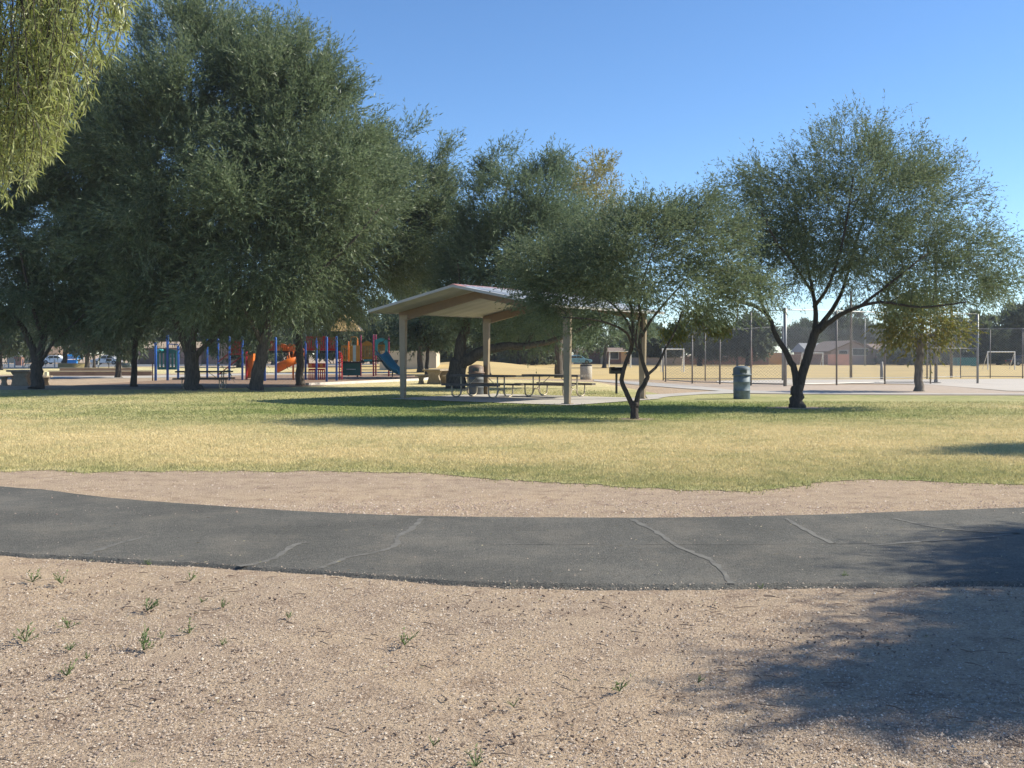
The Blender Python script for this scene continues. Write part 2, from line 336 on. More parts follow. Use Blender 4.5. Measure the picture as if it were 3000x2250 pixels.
# ------------------------------------------------------------------ scatter: gravel, grass, litter
def pebbles(N, yr, size, name, cols, zoff=0):
    y = np.exp(RNG.uniform(np.log(yr[0]), np.log(yr[1]), N)); x = RNG.uniform(-.72, .72, N) * (y + 1.0)
    # keep off the asphalt
    def yedge(pts):
        a = np.array([[p.x, p.y] for p in pts]); o = np.argsort(a[:, 0]); return np.interp(x, a[o, 0], a[o, 1])
    on = (y < yedge(tp) + .02) & (y > yedge(bp_) - .02); lw = y > yedge([p for p in near_edge]) + .1
    dn = y - yedge(bp_); keep = ~(on & (RNG.random(N) > np.where(dn < .14, .35 * (1 - dn / .14) ** 2 + .01, .012))) & ~lw
    # patchy density
    from_n = np.sin(x * 1.3 + 2 * np.sin(y * .9)) * np.sin(y * 1.7 + x * .6) * .5 + .5
    keep &= RNG.random(N) < (.35 + .65 * from_n)
    x, y, on = x[keep], y[keep], on[keep]; n = len(x)
    s = size[0] * np.exp(RNG.normal(0, .45, n)); s = np.clip(s, size[0] * .5, size[1])
    base = np.array([(1, 0, 0), (-.5, .87, 0), (-.5, -.87, 0), (0, 0, .75)])
    ang = RNG.uniform(0, 6.28, n); ca, sa = np.cos(ang), np.sin(ang)
    v = base[None] * s[:, None, None] * RNG.uniform(.6, 1.3, (n, 4, 3))
    vx = v[..., 0] * ca[:, None] - v[..., 1] * sa[:, None] + x[:, None]; vy = v[..., 0] * sa[:, None] + v[..., 1] * ca[:, None] + y[:, None]
    vz = v[..., 2] + np.where(on, .0165, -.003)[:, None]
    V = np.stack([vx, vy, vz], -1).reshape(-1, 3)
    me = bpy.data.meshes.new(name); me.vertices.add(n * 4); me.vertices.foreach_set('co', V.astype(np.float32).ravel())
    idx = (np.arange(n)[:, None] * 4 + np.array([[0, 1, 3, 1, 2, 3, 2, 0, 3]])).ravel().astype(np.int32)
    me.loops.add(len(idx)); me.loops.foreach_set('vertex_index', idx); me.polygons.add(n * 3)
    me.polygons.foreach_set('loop_start', np.arange(0, len(idx), 3, dtype=np.int32)); me.update(calc_edges=True)
    m, t, nn, l, b = nodes_of(name); g = nn.new('ShaderNodeNewGeometry')
    r = ramp(t, g.outputs['Random Per Island'], cols); l.new(r.outputs[0], b.inputs['Base Color']); b.inputs['Roughness'].default_value = .8
    me.materials.append(m); o = bpy.data.objects.new(name, me); COL.objects.link(o)
    return tag(o, kind='stuff', label='loose granite gravel beside the asphalt path' if name == 'gravel' else 'coarser gravel between the path and the lawn', cat='gravel')
pebbles(385000, (3.4, 13.6), (.0036, .012), 'gravel', [(0, (.15, .115, .10)), (.12, (.24, .18, .15)), (.3, (.38, .29, .23)), (.6, (.47, .375, .295)), (.85, (.54, .44, .355)), (.97, (.62, .55, .47)), (1, (.20, .16, .14))])

A0_ = (-3.76, 35.39)
def more_stones():
    n0 = RNG
    pebbles(54000, (9.7, 13.8), (.007, .020), 'strip_gravel', [(0, (.20, .15, .13)), (.3, (.36, .26, .21)), (.7, (.46, .34, .27)), (1, (.60, .50, .42))])
more_stones()
def blades(N, yr, hgt, wid, xf, name, label):
    y = np.exp(RNG.uniform(np.log(yr[0]), np.log(yr[1]), N)); x = RNG.uniform(-xf, xf, N) * y
    a = np.array([[p.x, p.y] for p in near_edge]); o = np.argsort(a[:, 0]); ye = np.interp(x, a[o, 0], a[o, 1])
    keep = (y > ye - .7 * RNG.random(N) ** 5)
    keep &= ~((y > 37.5) & (x > 8))
    r_ = np.stack([x - A0_[0], y - A0_[1]]); uu = r_[0] * math.cos(.9376) + r_[1] * math.sin(.9376); vv = r_[0] * math.sin(.9376) - r_[1] * math.cos(.9376)
    keep &= ~((uu > -.45) & (uu < 5.4) & (vv > -.3) & (vv < 7.3)); keep &= ~((y > 33.3) & (x > 4.2))
    for cx_, cy_, cr_ in ((8.25, 29.4, .85), (2.95, 24.4, .42)): keep &= (np.hypot(x - cx_, (y - cy_) * 1.25) > cr_ * RNG.uniform(.6, 1.25, len(x)))
    keep &= RNG.random(len(x)) < np.clip((y - ye) / 1.0 + .4, 0, 1)
    x, y = x[keep], y[keep]; n = len(x); ang = RNG.uniform(0, np.pi, n); h = hgt * np.exp(RNG.normal(0, .35, n)); wd = wid * RNG.uniform(.6, 1.4, n)
    dx, dy = np.cos(ang) * wd, np.sin(ang) * wd; lx, ly = RNG.normal(0, .45, n) * h, RNG.normal(0, .45, n) * h
    V = np.stack([np.stack([x - dx, y - dy, np.full(n, .004)], -1), np.stack([x + dx, y + dy, np.full(n, .004)], -1), np.stack([x + lx, y + ly, h], -1)], 1).reshape(-1, 3)
    return tag(big_mesh(name, V, 3, BLADES), label, 'grass', kind='stuff')
blades(560000, (11, 24), .030, .006, .75, 'grass', 'short dry bermuda grass blades on the lawn')
blades(145000, (24, 44), .036, .014, .72, 'grass', 'short greener grass under the trees on the lawn')

LITTER = paint('dead_twig', (.17, .12, .09), .9)
def litter():
    mb = MB()
    for i in range(300):
        y = random.uniform(3.9, 7.3); x = random.uniform(-.55, .55) * y
        a = random.uniform(-1.2, 1.2); L = random.uniform(.015, .10) * (1.6 if random.random() < .08 else 1)
        d = Vector((math.cos(a), math.sin(a), 0)); p = Vector((x, y, .006)); q = p + d * L * .5 + Vector((0, random.uniform(-.1, .1) * L, .003))
        mb.tube([p, q, p + d * L], [.0022, .0026, .0014], 4)
    for i in range(1500):
        y = random.uniform(3.9, 7.2); x = random.uniform(-.55, .55) * y
        if math.sin(x * 2.1 + math.sin(y * 2)) + math.sin(y * 3.3 + x) < .2: continue
        r_ = random.uniform(.003, .009); mb.tube([(x, y, .0), (x + r_ * random.uniform(-2, 2), y + r_ * random.uniform(-1, 1), .006)], [r_, r_ * .5], 4)
    tag(mb.build('twig_litter', LITTER), 'dead twigs and bark crumbs littering the gravel', 'twig litter', kind='stuff')
litter()
LEAFL = leafmat('fallen_leaf', [(.42, .36, .22), (.55, .48, .33), (.30, .20, .10), (.20, .24, .10)])
def fallen():
    n = 420; y = RNG.uniform(3.8, 12.5, n); x = RNG.uniform(-.55, .55, n) * y; a = RNG.uniform(0, 6.28, n); L = RNG.uniform(.008, .024, n); w_ = L * .22
    d = np.stack([np.cos(a), np.sin(a)], -1); p = np.stack([-d[:, 1], d[:, 0]], -1); c = np.stack([x, y], -1); z = np.full(n, .045) ; z[(y < 7) | (y > 9.9)] = .012
    def q(o, zz): return np.concatenate([c + o, (z + zz)[:, None]], -1)
    V = np.stack([q(-d * L[:, None], 0), q(p * w_[:, None], .004), q(d * L[:, None], .002), q(-p * w_[:, None], 0)], 1).reshape(-1, 3)
    tag(big_mesh('fallen_leaves', V, 4, LEAFL), 'narrow dry leaves fallen on the path and gravel', 'fallen leaves', kind='stuff')
fallen()

# weeds in the gravel, each its own plant
WEED = leafmat('weed_leaf', [(.12, .19, .06), (.20, .28, .10), (.30, .33, .16), (.16, .22, .08)], .35)
weeds = [(95, 1705, .11, 'leafy green weed nearest the left edge, just below the asphalt path'),
         (180, 1710, .12, 'sparse weed with dark drooping stem below the left end of the path'),
         (435, 1655, .07, 'small bright weed sprouting at the lower edge of the asphalt path'),
         (430, 1790, .13, 'tall bushy weed in the gravel below the path, left half'),
         (200, 1840, .10, 'thin weed between the two large clumps on the left'),
         (75, 1880, .14, 'widest spiky weed clump at the left edge of the gravel'),
         (205, 1905, .07, 'low dense tuft right of the widest spiky clump'),
         (255, 1930, .06, 'short pale tuft, right below the low dense tuft'),
         (195, 1980, .10, 'brownish weed clump lowest of the left group'),
         (420, 1905, .15, 'largest leafy weed of the left gravel with a shadow to its left'),
         (475, 1870, .06, 'small sprig just right of the largest leafy weed'),
         (555, 1855, .10, 'upright green weed right of the largest leafy weed'),
         (650, 1780, .07, 'small bright star shaped weed below the path'),
         (590, 1765, .05, 'tiny weed left of the star shaped weed'),
         (845, 1810, .06, 'faint thin weed in bare gravel, left of centre'),
         (650, 1890, .06, 'dull flat weed in the gravel between two upright ones'),
         (560, 1700, .09, 'pale dry weed near the path edge above the twigs'),
         (1185, 1890, .11, 'lone green weed in the middle gravel'),
         (1505, 2070, .06, 'tiny dark weed in the lower middle gravel'),
         (1815, 2025, .09, 'dry brown weed stalks in the middle gravel'),
         (1395, 2245, .10, 'bright green weed cut by the bottom edge of the photo'),
         (1270, 2185, .05, 'flat grey green leaf sprig near the bottom edge'),
         (2230, 1725, .06, 'creeping green weed hugging the near edge of the asphalt, right half'),
         (2470, 1693, .07, 'bright sprout growing out of the path edge in the shade'),
         (2045, 2000, .05, 'dull little weed beside the tree shadow')]
def weed(px, py, s, label):
    b = G(px, py); o = empty('weed', b, label, 'weed', 'weeds sprouting in the gravel')
    k = int(26 + s * 300); vs = []; st = MB()
    for i in range(max(4, k // 7)):
        a = random.uniform(0, 6.28); el = random.uniform(.4, 1.3); d = Vector((math.cos(a) * math.cos(el), math.sin(a) * math.cos(el), math.sin(el)))
        L = s * random.uniform(.5, 1.1); st.tube([(0, 0, 0), d * L * .6, d * L + Vector((0, 0, -.15 * L))], [.0022, .0018, .001], 4)
        for j in range(7):
            t_ = random.uniform(.25, 1); p = d * L * t_; ld = (d + Vector((random.gauss(0, .7), random.gauss(0, .7), random.gauss(.1, .4)))).normalized()
            ll = s * random.uniform(.14, .34); sd_ = ld.cross(Vector((random.random(), random.random(), 1))).normalized() * ll * .17
            vs += [p, p + ld * ll * .45 + sd_, p + ld * ll, p + ld * ll * .45 - sd_]
    st.build('stem', WEED, o); big_mesh('leaves', np.array([tuple(v) for v in vs]), 4, WEED, o)
for wd_ in weeds: weed(wd_[0], wd_[1], wd_[2] * .82, wd_[3])

# ------------------------------------------------------------------ trees
BARKM = {}
def barkmat(name, c):
    if name in BARKM: return BARKM[name]
    m, t, n, l, b = nodes_of(name); co = n.new('ShaderNodeTexCoord'); mp = n.new('ShaderNodeMapping'); mp.inputs['Scale'].default_value = (1, 1, .22)
    l.new(co.outputs['Object'], mp.inputs[0]); no = noise(t, 14, 6, .7, vec=mp.outputs[0])
    r = ramp(t, no.outputs[0], [(.3, tuple(x * .35 for x in c)), (.52, c), (.75, tuple(x * 1.5 for x in c))]); l.new(r.outputs[0], b.inputs['Base Color'])
    b.inputs['Roughness'].default_value = .95; bump(t, no.outputs[0], 1.0, .06, b); BARKM[name] = m; return m
BK_DARK = barkmat('mesquite_bark', (.062, .050, .042)); BK_GREY = barkmat('acacia_bark', (.10, .082, .066)); BK_PALE = barkmat('pale_bark', (.20, .17, .14))
LF_ACA = leafmat('acacia_leaf', [(.12, .17, .085), (.18, .235, .12), (.25, .30, .17), (.38, .42, .26)], .45, .4)
LF_MES = leafmat('mesquite_leaf', [(.12, .165, .09), (.17, .22, .12), (.23, .275, .15), (.31, .33, .17)], .48)
LF_MID = leafmat('midground_leaf', [(.12, .175, .10), (.175, .235, .135), (.25, .30, .18)], .45)
LF_YEL = leafmat('autumn_leaf', [(.13, .16, .04), (.26, .26, .06), (.46, .32, .06), (.18, .20, .05)], .4)
LF_DRY = leafmat('drying_leaf', [(.30, .28, .11), (.22, .24, .10), (.40, .34, .15)], .45)
LF_NEAR = leafmat('hanging_leaf', [(.30, .34, .09), (.44, .47, .16), (.62, .64, .34), (.22, .27, .07)], .5, .35)
LF_FAR = leafmat('far_leaf', [(.095, .125, .075), (.13, .16, .10), (.18, .205, .125)], .4)

def leaf_quads(base, dirs, length, width, rng, bend=.0):
    n = len(base); r = rng.normal(size=(n, 3)); side = np.cross(dirs, r); side /= np.linalg.norm(side, axis=1, keepdims=True) + 1e-9
    mid = base + dirs * (length * .45)[:, None]; mid[:, 2] += bend * length
    tip = base + dirs * length[:, None]
    return np.stack([base, mid + side * width[:, None], tip, mid - side * width[:, None]], 1).reshape(-1, 3)

def tree(name, label, base, limbs, clumps, leafm, barkm, ntarget=160, ntwig=3000, per=14, leaf=(.16, .022), twig=(.5, 1.1), up=.35,
         droop=.3, r0=.22, group=None, cat='tree', seed=1, dist=None, thick=1.0, extra=None, spread=.55, minr=.0, clump=.7, lsp=.38):
    rng = np.random.default_rng(seed)
    d0 = dist if dist else D(base[1]); s = d0 / F
    B = np.array([(base[0] - 1500) * s, d0, 0.0])
    if dist and base[1] != D: B = np.array([(base[0] - 1500) * s, d0, 0.0])
    def Wp(px, py, off=0): dd = d0 + off; return np.array([(px - 1500) * dd / F, dd, H - (py - YH) * dd / F])
    root = empty(name, B, label, cat, group); mb = MB()
    nodes = []; rads = []
    for li, lm in enumerate(limbs):
        pts = [Wp(*(q[:3] if len(q) > 2 else (q[0], q[1], 0))) for q in lm['p']]
        if lm.get('base'): pts[0] = B.copy(); pts[0][2] = -.05
        sm = smooth_line(pts, 4); n = len(sm); rr = [lm['r'][0] + (lm['r'][1] - lm['r'][0]) * (i / (n - 1)) ** .8 for i in range(n)]
        if lm.get('base'):
            for i, f_ in enumerate((1.5, 1.15, 1.05)): rr[i] *= f_
        sm = [q + (rng.normal(0, .05, 3) * rr[i] * 2 if 0 < i < n - 1 else 0) for i, q in enumerate(sm)]
        mb.tube([Vector(q - B) for q in sm], rr, 10)
        st = 4 if lm.get('base') else 1
        for q, r_ in list(zip(sm, rr))[st:]:
            if q[2] > lm.get('minz', 1.2): nodes.append(q); rads.append(r_)
    # crown targets
    vol = np.array([c[2] * c[3] * (c[5] if len(c) > 5 else max(c[2], c[3]) * s) for c in clumps]) ** .8
    vol = vol / vol.sum(); vol = np.maximum(vol, .004); which = rng.choice(len(clumps), ntarget, p=vol / vol.sum()); T = []
    for k in which:
        c = clumps[k]; off = c[4] if len(c) > 4 else 0; rd = c[5] if len(c) > 5 else .8 * max(c[2], c[3]) * s
        v = rng.normal(size=3); v /= np.linalg.norm(v); v *= rng.random() ** .42
        ctr = Wp(c[0], c[1], off); T.append(ctr + v * np.array([c[2] * s, rd, c[3] * s]))
    T = np.array(T); nodes = [np.array(q) for q in nodes]; cen = T.mean(0)
    dd = np.linalg.norm(T[:, None] - np.array(nodes)[None], axis=2).min(1)
    brn = []; brd = []
    for ti in np.argsort(dd):
        t_ = T[ti]; A = np.array(nodes); v = t_ - A; dist_ = np.linalg.norm(v, axis=1)
        pen = dist_ + .5 * np.maximum(0, -v[:, 2]) + rng.random(len(A)) * .15; j = int(np.argmin(pen))
        a = A[j]; L = dist_[j]
        if L < .15: continue
        ns = max(3, min(7, int(L / .5) + 2)); line = []
        bow = rng.normal(0, .07 * L, 3); bow[2] += .04 * L
        for i in range(ns + 1):
            u = i / ns; line.append(a + (t_ - a) * u + bow * 4 * u * (1 - u) * .6 + (rng.normal(0, .03 * min(L, 1.5), 3) if 0 < i < ns else 0))
        ra = min(rads[j] * .75, (.010 * L + .009) * thick * 1.3 + minr); rb = .005 * thick + minr * .5
        rr = [ra + (rb - ra) * i / ns for i in range(ns + 1)]
        mb.tube([Vector(q - B) for q in line], rr, 5 if ra > .02 else 3, cap=False)
        for q, r_ in list(zip(line, rr))[1:]:
            nodes.append(q); rads.append(r_); brn.append(q); brd.append((t_ - a) / L)
    mb.build('trunk', barkm, root, smooth=True)
    brn = np.array(brn); brd = np.array(brd)
    # twigs with leaves along them
    sub = rng.permutation(len(brn))[:max(40, int(len(brn) * clump))]; j = sub[rng.integers(0, len(sub), ntwig)]; o = brn[j] + rng.normal(0, .09, (ntwig, 3)) * (1 + spread)
    out = o - cen; out /= np.linalg.norm(out, axis=1, keepdims=True) + 1e-6
    td = out * .7 + brd[j] * .6 + rng.normal(0, spread, (ntwig, 3)); td[:, 2] += up; td /= np.linalg.norm(td, axis=1, keepdims=True)
    tl = rng.uniform(twig[0], twig[1], ntwig)
    u = rng.random((ntwig, per)) ** .8
    lb = o[:, None] + td[:, None] * (tl[:, None] * u)[..., None]; lb[..., 2] -= droop * .35 * (tl[:, None] * u) ** 2
    lb = lb.reshape(-1, 3); n = len(lb); ld = np.repeat(td, per, 0) * .9 + rng.normal(0, lsp, (n, 3)); ld[:, 2] -= droop
    ld /= np.linalg.norm(ld, axis=1, keepdims=True)
    ll = leaf[0] * rng.uniform(.6, 1.35, n); lw_ = leaf[1] * rng.uniform(.7, 1.3, n)
    q = leaf_quads(lb, ld, ll, lw_, rng) - B
    ok = (q.reshape(-1, 4, 3)[:, :, 2].min(1) > .05); q = q.reshape(-1, 4, 3)[ok].reshape(-1, 3)
    big_mesh('crown', q, 4, leafm, root)
    if extra: extra(root, Wp, B, rng)
    return root

# the two trees on the lawn, right of the shelter
def limb(p, r, **k): return dict(p=p, r=r, **k)
tree('mesquite_tree', 'tall spreading mesquite with forked dark trunk on the lawn right of the green barrel', (2335, 1195), [
    limb([(2335, 1195), (2333, 1160), (2336, 1128)], (.19, .17), base=True),
    limb([(2334, 1150), (2328, 1085), (2305, 1035), (2275, 985), (2253, 930), (2215, 900), (2150, 878), (2060, 842)], (.115, .03)),
    limb([(2253, 930, 0), (2232, 890, .5), (2222, 840, .8), (2180, 760, 1.2)], (.06, .02)),
    limb([(2336, 1150), (2355, 1080), (2378, 1010), (2392, 960)], (.14, .125)),
    limb([(2388, 975), (2388, 900, .3), (2376, 830, .6), (2350, 720, .8), (2330, 600, 1)], (.09, .02)),
    limb([(2376, 850, .3), (2330, 780, -.6), (2270, 700, -1.2), (2230, 620, -1.4)], (.05, .02)),
    limb([(2385, 900, .2), (2430, 830, -.5), (2470, 700, -1), (2500, 520, -1.2)], (.06, .02)),
    limb([(2392, 970), (2440, 905, .4), (2475, 830, 1), (2510, 700, 1.6), (2560, 560, 2)], (.085, .02)),
    limb([(2392, 975), (2450, 930, -.4), (2500, 905, -.8), (2580, 885, -1.2), (2700, 900, -1.8), (2830, 885, -2)], (.085, .02)),
    limb([(2520, 898, -.9), (2620, 820, -1.2), (2720, 740, -1)], (.05, .018))],
    [(2300, 640, 190, 160, .3, 2.2), (2480, 540, 210, 150, 0, 2.4), (2640, 520, 150, 110, .3, 2), (2700, 630, 180, 150, .5, 2.2), (2850, 770, 150, 120, -.5, 1.8), (2600, 750, 220, 120, 0, 2.4),
     (2330, 780, 150, 100, 0, 2), (2190, 560, 80, 80, .5, 1.2), (2480, 420, 130, 70, 0, 1.2), (2720, 850, 150, 50, -1, 1.6), (2170, 820, 110, 60, 0, 1.2), (2900, 830, 90, 60, 0, 1), (2450, 700, 200, 120, .3, 2.2)],
    LF_MES, BK_DARK, ntarget=620, ntwig=14500, per=16, leaf=(.085, .0105), twig=(.35, .95), up=.25, droop=.25, seed=3, spread=.6)
def yellow_part(root, Wp, B, rng):
    n = 2600; c = [(2050, 930, 60, 45, 6), (1975, 975, 35, 28, 6), (2110, 960, 30, 24, 6)]; Q = []
    for px, py, rx, ry, off in c:
        m = n // 3; v = rng.normal(size=(m, 3)) * .5; s = (24.5 + off) / F; ctr = Wp(px, py, off)
        Q.append(ctr + v * np.array([rx * s, .5, ry * s]))
    b = np.concatenate(Q); ld = rng.normal(0, .6, b.shape); ld[:, 2] -= .8; ld /= np.linalg.norm(ld, axis=1, keepdims=True)
    o = big_mesh('yellow_foliage', leaf_quads(b, ld, np.full(len(b), .13), np.full(len(b), .025), rng) - B, 4, LF_YEL, root)
tree('mesquite_tree', 'low slender mesquite with crooked split trunk in front of the picnic shelter', (1860, 1228), [
    limb([(1860, 1228), (1858, 1200), (1862, 1178)], (.10, .085), base=True),
    limb([(1856, 1195), (1838, 1155), (1822, 1112), (1835, 1060), (1852, 1010), (1855, 960), (1850, 900, .3)], (.066, .035), minz=1.6),
    limb([(1864, 1192), (1872, 1150), (1890, 1120), (1896, 1098), (1882, 1060), (1874, 1010), (1880, 950), (1870, 880, -.3)], (.068, .035), minz=1.6),
    limb([(1896, 1100), (1928, 1068, .2), (1950, 1020, .4), (1975, 975, .6), (2000, 910, .8)], (.04, .018)),
    limb([(1852, 1015), (1835, 975, -.3), (1790, 950, -.6), (1730, 935, -1), (1650, 930, -1.2)], (.035, .016)),
    limb([(1855, 985), (1830, 930, .4), (1780, 880, .8), (1700, 830, 1)], (.035, .014)),
    limb([(1880, 985), (1910, 935, .2), (1955, 880, .4), (2030, 800, .8)], (.042, .015)),
    limb([(1852, 905, .3), (1830, 840, .5), (1800, 740, .8)], (.03, .012)),
    limb([(1870, 885, -.3), (1890, 800, -.6), (1930, 690, -.8)], (.03, .012)),
    limb([(1880, 1040), (1862, 1000, -.2), (1872, 930, -.4)], (.035, .02))],
    [(1850, 700, 200, 100, 0, 1.9), (1660, 780, 170, 110, .2, 1.7), (2040, 720, 170, 130, .2, 1.7), (1850, 830, 250, 90, 0, 2), (2160, 850, 80, 80, 0, 1), (1620, 880, 100, 60, 0, 1.1),
     (1980, 640, 45, 50, .2, .6), (1850, 650, 120, 50, 0, 1), (1740, 925, 110, 40, 0, .9), (1600, 830, 120, 80, 0, 1.3), (2080, 880, 90, 50, .3, 1)],
    LF_MES, BK_DARK, ntarget=450, ntwig=8600, per=16, leaf=(.075, .010), twig=(.3, .75), up=.2, droop=.3, seed=5, extra=yellow_part)
tree('leaning_tree', 'leaning thick trunked tree with one long low limb behind the picnic shelter', (1340, 1138), [
    limb([(1350, 1138), (1335, 1095), (1345, 1060)], (.44, .38), base=True),
    limb([(1345, 1070), (1352, 1000), (1372, 930, .5), (1400, 820, 1), (1440, 680, 1.5), (1490, 540, 1.6)], (.32, .04)),
    limb([(1350, 1068), (1400, 1035, -.3), (1450, 1018, -.6), (1540, 1012, -.8), (1630, 995, -1), (1730, 950, -1)], (.32, .07)),
    limb([(1372, 935, .5), (1350, 850, -.6), (1340, 760, -1)], (.11, .03)),
    limb([(1400, 830, 1), (1480, 760, -.5), (1560, 640, -1), (1620, 520, -1)], (.12, .03)),
    limb([(1540, 1012, -.8), (1600, 900, 0), (1680, 780, .5)], (.10, .03))],
    [(1470, 640, 130, 150, 0, 3), (1610, 650, 120, 150, 0, 3), (1400, 780, 110, 140, 0, 2.6), (1600, 850, 210, 110, 0, 3), (1490, 490, 45, 60, 0, 1), (1620, 500, 45, 60, 0, 1), (1420, 520, 30, 50, 0, .6), (1740, 800, 110, 120, 0, 2.4), (1400, 900, 130, 60, 0, 2.4), (1620, 965, 200, 35, 0, 2.2)],
    LF_MID, BK_GREY, ntarget=420, ntwig=11000, per=16, leaf=(.17, .017), twig=(.6, 1.5), up=.5, droop=.25, seed=8)
# big acacias on the left
ACG = 'big acacias shading the playground'
ak = dict(leafm=LF_ACA, barkm=BK_GREY, group=ACG, per=18, leaf=(.21, .018), up=.45, droop=.22, spread=.42)
tree('acacia_tree', 'dark acacia at the left edge with trunk forking low into three limbs', (108, 1140), [
    limb([(108, 1140), (108, 1090), (110, 1050)], (.27, .25), base=True), limb([(108, 1060), (88, 1005), (60, 950), (0, 890, .5), (-80, 800, 1)], (.20, .05)),
    limb([(112, 1060), (125, 1000), (150, 930), (190, 820, .5), (200, 650, 1), (210, 480, 1)], (.19, .04)), limb([(122, 1055), (160, 1000, -.3), (210, 955, -.6), (280, 890, -.8)], (.09, .03)),
    limb([(125, 1000), (90, 880, -1), (60, 740, -1.5)], (.11, .04))],
    [(60, 760, 230, 170, 0, 3.6), (150, 560, 210, 190, 0, 3.6), (-60, 600, 200, 250, 0, 3.5), (250, 860, 150, 90, 0, 3), (60, 900, 190, 60, 0, 3), (10, 820, 110, 90, 0, 2.6), (250, 930, 110, 30, 0, 2.4), (250, 420, 120, 160, 1, 3)],
    ntarget=330, ntwig=13500, twig=(.7, 1.9), seed=21, **ak)
tree('acacia_tree', 'thin straight acacia trunk between the leftmost acacia and the thick trunked one', (393, 1133), [
    limb([(393, 1133), (393, 1060), (398, 1000), (405, 920)], (.15, .12), base=True), limb([(398, 1000), (440, 940), (500, 880)], (.07, .02)), limb([(398, 1010), (360, 940), (330, 860)], (.07, .02)), limb([(405, 930), (410, 800), (400, 620)], (.1, .03))],
    [(390, 790, 180, 140, .5, 3), (390, 915, 170, 50, 0, 2.6), (370, 620, 130, 130, 0, 2.6)], ntarget=220, ntwig=5200, twig=(.7, 1.7), seed=22, **ak)
tree('acacia_tree', 'thickest acacia trunk with wide fork, in front of the blue climbing frame', (567, 1143), [
    limb([(567, 1143), (562, 1090), (562, 1030)], (.34, .30), base=True), limb([(556, 1040), (535, 990), (508, 920), (470, 800, .5), (440, 620, 1), (420, 430, 1)], (.22, .04)),
    limb([(562, 1040), (568, 960), (575, 850, -.5), (570, 650, -.8), (560, 420, -1), (560, 200, -1)], (.20, .04)), limb([(575, 1040), (610, 1005), (655, 960, -.4), (710, 880, -.8), (760, 720, -1)], (.14, .04)),
    limb([(575, 850, -.5), (650, 650, 1), (690, 420, 1.5), (700, 240, 1.5)], (.12, .03))],
    [(560, 300, 200, 190, 0, 4), (400, 420, 190, 220, 0, 4), (470, 680, 250, 180, 0, 4.4), (620, 560, 200, 220, -.5, 4), (560, 870, 230, 80, 0, 3.8), (500, 120, 120, 90, 0, 2), (680, 250, 110, 120, 0, 2.4), (640, 110, 90, 60, 0, 1.6), (700, 30, 30, 35, 0, .6), (820, 110, 35, 35, 0, .6), (440, 30, 35, 40, 0, .6), (560, 20, 35, 40, .5, .6)],
    ntarget=520, ntwig=15500, twig=(.9, 2.4), seed=23, **ak)
tree('acacia_tree', 'acacia with trunk leaning right, just left of the orange spiral slide', (747, 1145), [
    limb([(747, 1145), (757, 1090), (772, 1020), (780, 970)], (.30, .24), base=True), limb([(778, 985), (800, 880), (850, 720, .5), (900, 520, 1), (930, 360, 1.2)], (.17, .04)),
    limb([(772, 1010), (740, 950, -.5), (710, 880, -1), (700, 740, -1)], (.12, .03)), limb([(800, 890), (900, 820, -.6), (1020, 720, -1), (1120, 600, -1)], (.12, .03)), limb([(790, 930), (780, 760, 1), (790, 560, 1.5), (800, 340, 1.5)], (.13, .03))],
    [(830, 400, 135, 180, 0, 3.8), (950, 330, 60, 70, 0, 1.8), (800, 620, 220, 190, -.3, 4.2), (980, 560, 170, 160, 0, 3.6), (760, 850, 210, 75, 0, 3.6), (780, 230, 110, 90, 0, 2.2), (900, 270, 70, 70, 0, 1.5), (945, 430, 60, 60, 0, 1.5), (960, 185, 28, 28, 0, .5), (900, 160, 30, 40, 0, .6), (1000, 320, 22, 28, 0, .5), (1050, 420, 28, 28, 0, .5), (960, 290, 40, 40, 0, .6)],
    ntarget=480, ntwig=14500, twig=(.9, 2.4), seed=24, **ak)
tree('acacia_tree', 'acacia with short trunk standing right of the orange slide, crown reaching the shelter roof', (880, 1130), [
    limb([(880, 1130), (878, 1060), (876, 1000), (880, 940)], (.20, .17), base=True), limb([(880, 960), (940, 880), (1040, 790, -.5), (1160, 700, -.8), (1260, 640, -1)], (.13, .03)),
    limb([(880, 950), (900, 820, .6), (980, 650, 1), (1080, 520, 1)], (.12, .03)), limb([(879, 980), (830, 910), (800, 850)], (.08, .03))],
    [(1000, 760, 190, 120, 0, 3.6), (1150, 620, 140, 120, 0, 3.2), (1060, 560, 110, 80, 0, 2.4), (1200, 760, 120, 80, 0, 2.6), (930, 870, 170, 65, 0, 3), (1250, 650, 60, 60, 0, 1.4), (1130, 490, 75, 60, 0, 1.8), (1195, 405, 22, 22, 0, .4), (1290, 480, 22, 30, 0, .4), (1320, 570, 26, 30, 0, .4), (1310, 760, 30, 60, 0, .8), (1270, 560, 40, 40, 0, .6)],
    ntarget=400, ntwig=12500, twig=(.8, 2.1), seed=25, **ak)

